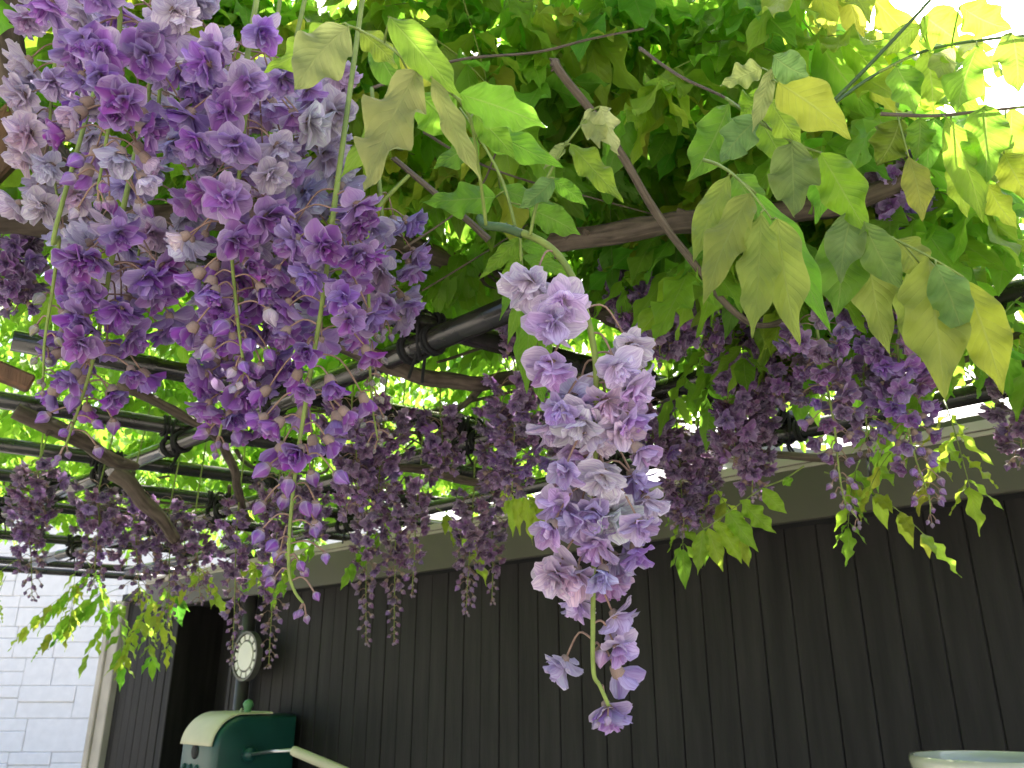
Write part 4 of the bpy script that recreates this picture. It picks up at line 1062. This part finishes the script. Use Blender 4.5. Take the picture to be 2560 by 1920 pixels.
BGL = ['dusky raceme of loose buds hanging just left of the clock', 'full dusky raceme hanging just right of the clock', 'long budding mauve raceme, first of three before the dark boards right of the clock', 'long budding mauve raceme, middle of three before the dark boards right of the clock', 'slim greenish raceme, last of three before the dark boards right of the clock',
       'wide mauve raceme crossing the fascia left of the long pale raceme', 'thin short raceme tucked beside the wide mauve one at the fascia', 'dim raceme behind the greenish unopened raceme', 'dim raceme just right of the greenish unopened raceme', 'dusky raceme hanging below the bending brown branch', 'broad dusky raceme above the corner of the shed', 'tapering dusky raceme over the doorway of the shed',
       'short dusky raceme hanging before the white house, nearest the timber post', 'dusky raceme over the shed doorway beside the tapering one', 'dark raceme just left of the long pale raceme, above the looping branch', 'smaller dark raceme left of the looping branch end', 'dark raceme in deep shade below the level weathered branch', 'dark raceme behind the tips of the large olive leaf', 'small dark raceme in shade right of the arching flower shoot',
       'dark purple raceme hanging over the lower pole, left of the right hand racemes', 'dark purple raceme beside the bright sky gap at the fascia', 'short dark raceme behind the dull purple one with the curved tip', 'dark raceme ending above the bright lime leaf', 'thin dark raceme next to the one above the bright lime leaf', 'dim raceme just right of the long pale raceme',
       'small dark raceme by the vine trunk at the far left', 'dim raceme over the looping branch', 'dim raceme behind the slender budding raceme', 'dim raceme beneath the cross poles near the timber post', 'dark raceme directly behind the long pale raceme', 'small dim raceme between the slender budding raceme and the fascia', 'small dark raceme behind the narrow rippled leaf', 'small dark raceme deep behind the dense violet raceme']
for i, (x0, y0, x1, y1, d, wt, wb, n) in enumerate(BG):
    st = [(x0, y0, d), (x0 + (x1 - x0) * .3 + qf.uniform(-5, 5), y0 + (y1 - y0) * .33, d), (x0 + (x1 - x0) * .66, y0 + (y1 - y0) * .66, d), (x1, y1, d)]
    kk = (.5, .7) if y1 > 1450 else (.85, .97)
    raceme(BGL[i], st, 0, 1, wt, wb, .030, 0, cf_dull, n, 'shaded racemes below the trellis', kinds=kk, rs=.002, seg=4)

# ------------------------------------------------------------------ hose reel, its stand, the pot
RD, RW, RH = .40, .29, .36                                       # depth, width, height of the case
cn = wall_pt(546, 1781, RD + .03)                               # front right top corner of the case
ztop = wall_pt(600, 1785, RD * .6).z
HR = empty('hose_reel', V(cn.x, cn.y, ztop)); HR.rotation_euler = (0, 0, math.atan2(-WU.y, -WU.x))
tag(HR, 'dark green hose reel case with cream flap lid and cream crank grip', 'hose reel')
# local frame: x to the right end, y to the wall, z up; origin at the front right top corner
def prof_pt(t, off=0.0, r=.13):
    """front-top profile: t 0..1 bottom of the front to the start of the top, as (y, z)"""
    if t < .45: return (-off, -RH + (RH - r) * t / .45)
    if t < .85:
        a = (t - .45) / .40 * math.pi / 2
        return (r - (r + off) * math.cos(a), -r + (r + off) * math.sin(a))
    return (r + (RD - r) * (t - .85) / .15, off)
ts = [0, .2, .40, .45] + [.45 + .4 * i / 10 for i in range(1, 11)] + [.92, 1.0]
pf = [prof_pt(t) for t in ts] + [(RD, -RH)]
m = MB(); n = len(pf); vs_ = []
cy_, cz_ = RD / 2, -RH / 2
for xx, sc in ((-RW, .94), (-RW + .006, .98), (-RW + .02, 1), (-.05, 1), (-.03, .99), (-.014, .965), (-.004, .93), (0, .88)):
    vs_ += [V(xx, cy_ + (y - cy_) * sc, cz_ + (z_ - cz_) * sc) for y, z_ in pf]
fs = [(r_ * n + i, r_ * n + (i + 1) % n, (r_ + 1) * n + (i + 1) % n, (r_ + 1) * n + i) for r_ in range(7) for i in range(n)]
fs += [tuple(range(n))[::-1], tuple(7 * n + i for i in range(n))]
m.add(vs_, fs, 0); link('case', m.mesh('case', [M_GREEN]), HR)
m = MB(); vs_ = []; tl = [.45 + .02 + .40 * i / 16 for i in range(17)] + [.90, .93]     # cream flap lid wrapped over the shoulder
for off in (.002, .011):
    for t in tl:
        for xx, k_ in ((-RW - .004, 0), (-RW + .006, 1), (-.03, 1), (-.018, 0)):
            y, z_ = prof_pt(t, off - (0 if k_ or off < .01 else .005)); vs_.append(V(xx, y, z_))
nt_ = len(tl); fs = []
for i in range(nt_ - 1):
    for j in range(3):
        for o_, rv in ((0, 1), (nt_ * 4, 0)):
            f_ = (o_ + i * 4 + j, o_ + i * 4 + j + 1, o_ + i * 4 + 5 + j, o_ + i * 4 + 4 + j); fs.append(f_[::-1] if rv else f_)
    for j in (0, 3): fs.append((i * 4 + j, i * 4 + 4 + j, nt_ * 4 + i * 4 + 4 + j, nt_ * 4 + i * 4 + j))
for j in range(3):
    for e_ in (0, (nt_ - 1) * 4): fs.append((e_ + j, e_ + j + 1, nt_ * 4 + e_ + j + 1, nt_ * 4 + e_ + j))
m.add(vs_, fs, 0); link('flap_lid', m.mesh('flap_lid', [M_CREAM]), HR)
for i in range(3):
    m = MB(); x = -RW + .045 + i * .055
    tube(m, spline([V(x - .02, .004, -RH), V(x - .012, -.006, -.26), V(x, -.005, -.215), V(x + .008, .004, -.195)], 5), [.010] * 13 + [.009, .007, .003], 8)
    link('vent_rib', m.mesh('vent_rib', [M_GREEN]), HR)
m = MB(); tube(m, [V(-RW * .55, .01, -.145), V(-RW * .55, -.003, -.145)], [.03, .03], 16); link('latch_recess', m.mesh('latch_recess', [M_GROOVE]), HR)
m = MB(); kp = V(-.06, .17, .0); tube(m, [kp + V(0, 0, -.02), kp + V(0, 0, .014), kp + V(0, 0, .028), kp + V(.002, 0, .042), kp + V(.003, 0, .056), kp + V(.003, 0, .064)], [.020, .015, .017, .024, .017, .003], 14)
link('top_knob', m.mesh('top_knob', [M_LGREEN]), HR)
m = MB(); tube(m, [kp + V(-.036, -.012, -.012), kp + V(-.034, -.012, .016), kp + V(-.028, -.012, .026)], [.007, .007, .003], 8); link('catch', m.mesh('catch', [M_CREAM]), HR)
hub = V(0, .16, -.155)
m = MB(); tube(m, [hub + V(-.02, 0, 0), hub + V(.025, 0, 0), hub + V(.04, 0, 0)], [.034, .030, .02], 16); link('crank_hub', m.mesh('crank_hub', [M_GREEN]), HR)
HMI = (Matrix.Translation(HR.location) @ Matrix.Rotation(HR.rotation_euler.z, 4, 'Z')).inverted()
wd0 = wall_pt(700, 1870, .28); dq = (wd0 - CAM).dot(FWD)
ar0, ar1 = hub + V(.03, 0, 0), HMI @ at(732, 1876, dq - .25)
m = MB(); tube(m, [ar0, ar0.lerp(ar1, .5) + V(0, 0, .004), ar1], .0065, 10); link('crank_arm', m.mesh('crank_arm', [M_STEEL]), HR)
g1 = HMI @ at(875, 1935, dq - .36)
m = MB(); dirg = (g1 - ar1); tube(m, [ar1 - dirg * .02, ar1, ar1 + dirg * .04, ar1 + dirg * .5, ar1 + dirg * .95, g1], [.008, .016, .018, .019, .018, .012], 16); link('crank_grip', m.mesh('crank_grip', [M_CREAM]), HR)
zb = ztop - RH
st = empty('reel_stand', V(cn.x, cn.y, 0)); st.rotation_euler = HR.rotation_euler; tag(st, 'timber stand under the green hose reel', 'stand')
m = MB(); box(m, V(-RW / 2, RD / 2, zb - .02), V(RW / 2 + .03, 0, 0), V(0, RD / 2 + .02, 0), V(0, 0, .02), 0, .004); link('shelf', m.mesh('shelf', [M_WOOD]), st)
for sx in (-RW, 0):
    for sy in (.02, RD - .02):
        m = MB(); box(m, V(sx, sy, (zb - .04) / 2), V(.02, 0, 0), V(0, .02, 0), V(0, 0, (zb - .04) / 2), 0, .003); link('leg', m.mesh('leg', [M_WOOD]), st)

pd = 1.35; pc = at(2500, 1893, pd); pr_ = 210 / F * pd
pot = empty('flower_pot', V(pc.x, pc.y, pc.z - .24)); tag(pot, 'glazed cream pot with a rolled rim standing before the dark boards', 'pot')
prof = [(.0, -.0), (.62, 0), (.66, .01), (.80, .12), (.93, .20), (.985, .222), (1.0, .232), (.985, .2415), (.95, .240), (.92, .225), (.90, .20)]
m = MB(); vs_ = []; ns = 40
for rr, zz in prof:
    for i in range(ns): a = 2 * math.pi * i / ns; vs_.append(V(rr * pr_ * math.cos(a) + 1e-5, rr * pr_ * math.sin(a), zz))
fs = [(k_ * ns + i, k_ * ns + (i + 1) % ns, (k_ + 1) * ns + (i + 1) % ns, (k_ + 1) * ns + i) for k_ in range(len(prof) - 1) for i in range(ns)]
m.add(vs_, fs, 0); link('vessel', m.mesh('vessel', [M_POT]), pot)
m = MB(); m.add([V(.905 * pr_ * math.cos(2 * math.pi * i / ns), .905 * pr_ * math.sin(2 * math.pi * i / ns), .203 + .004 * math.sin(i * 2.3)) for i in range(ns)] + [V(0, 0, .212)], [(i, (i + 1) % ns, ns) for i in range(ns)], 0)
link('soil', m.mesh('soil', [M_SOIL]), pot)
ps = empty('plant_stand', V(pc.x, pc.y, 0)); tag(ps, 'timber plant stand under the cream pot', 'stand'); zb = pc.z - .24
m = MB(); box(m, V(0, 0, zb - .015), V(.13, 0, 0), V(0, .13, 0), V(0, 0, .015), 0, .003); link('shelf', m.mesh('shelf', [M_WOOD]), ps)
for sx in (-1, 1):
    for sy in (-1, 1):
        m = MB(); box(m, V(sx * .08, sy * .08, (zb - .03) / 2), V(.014, 0, 0), V(0, .014, 0), V(0, 0, (zb - .03) / 2), 0, .003); link('leg', m.mesh('leg', [M_WOOD]), ps)
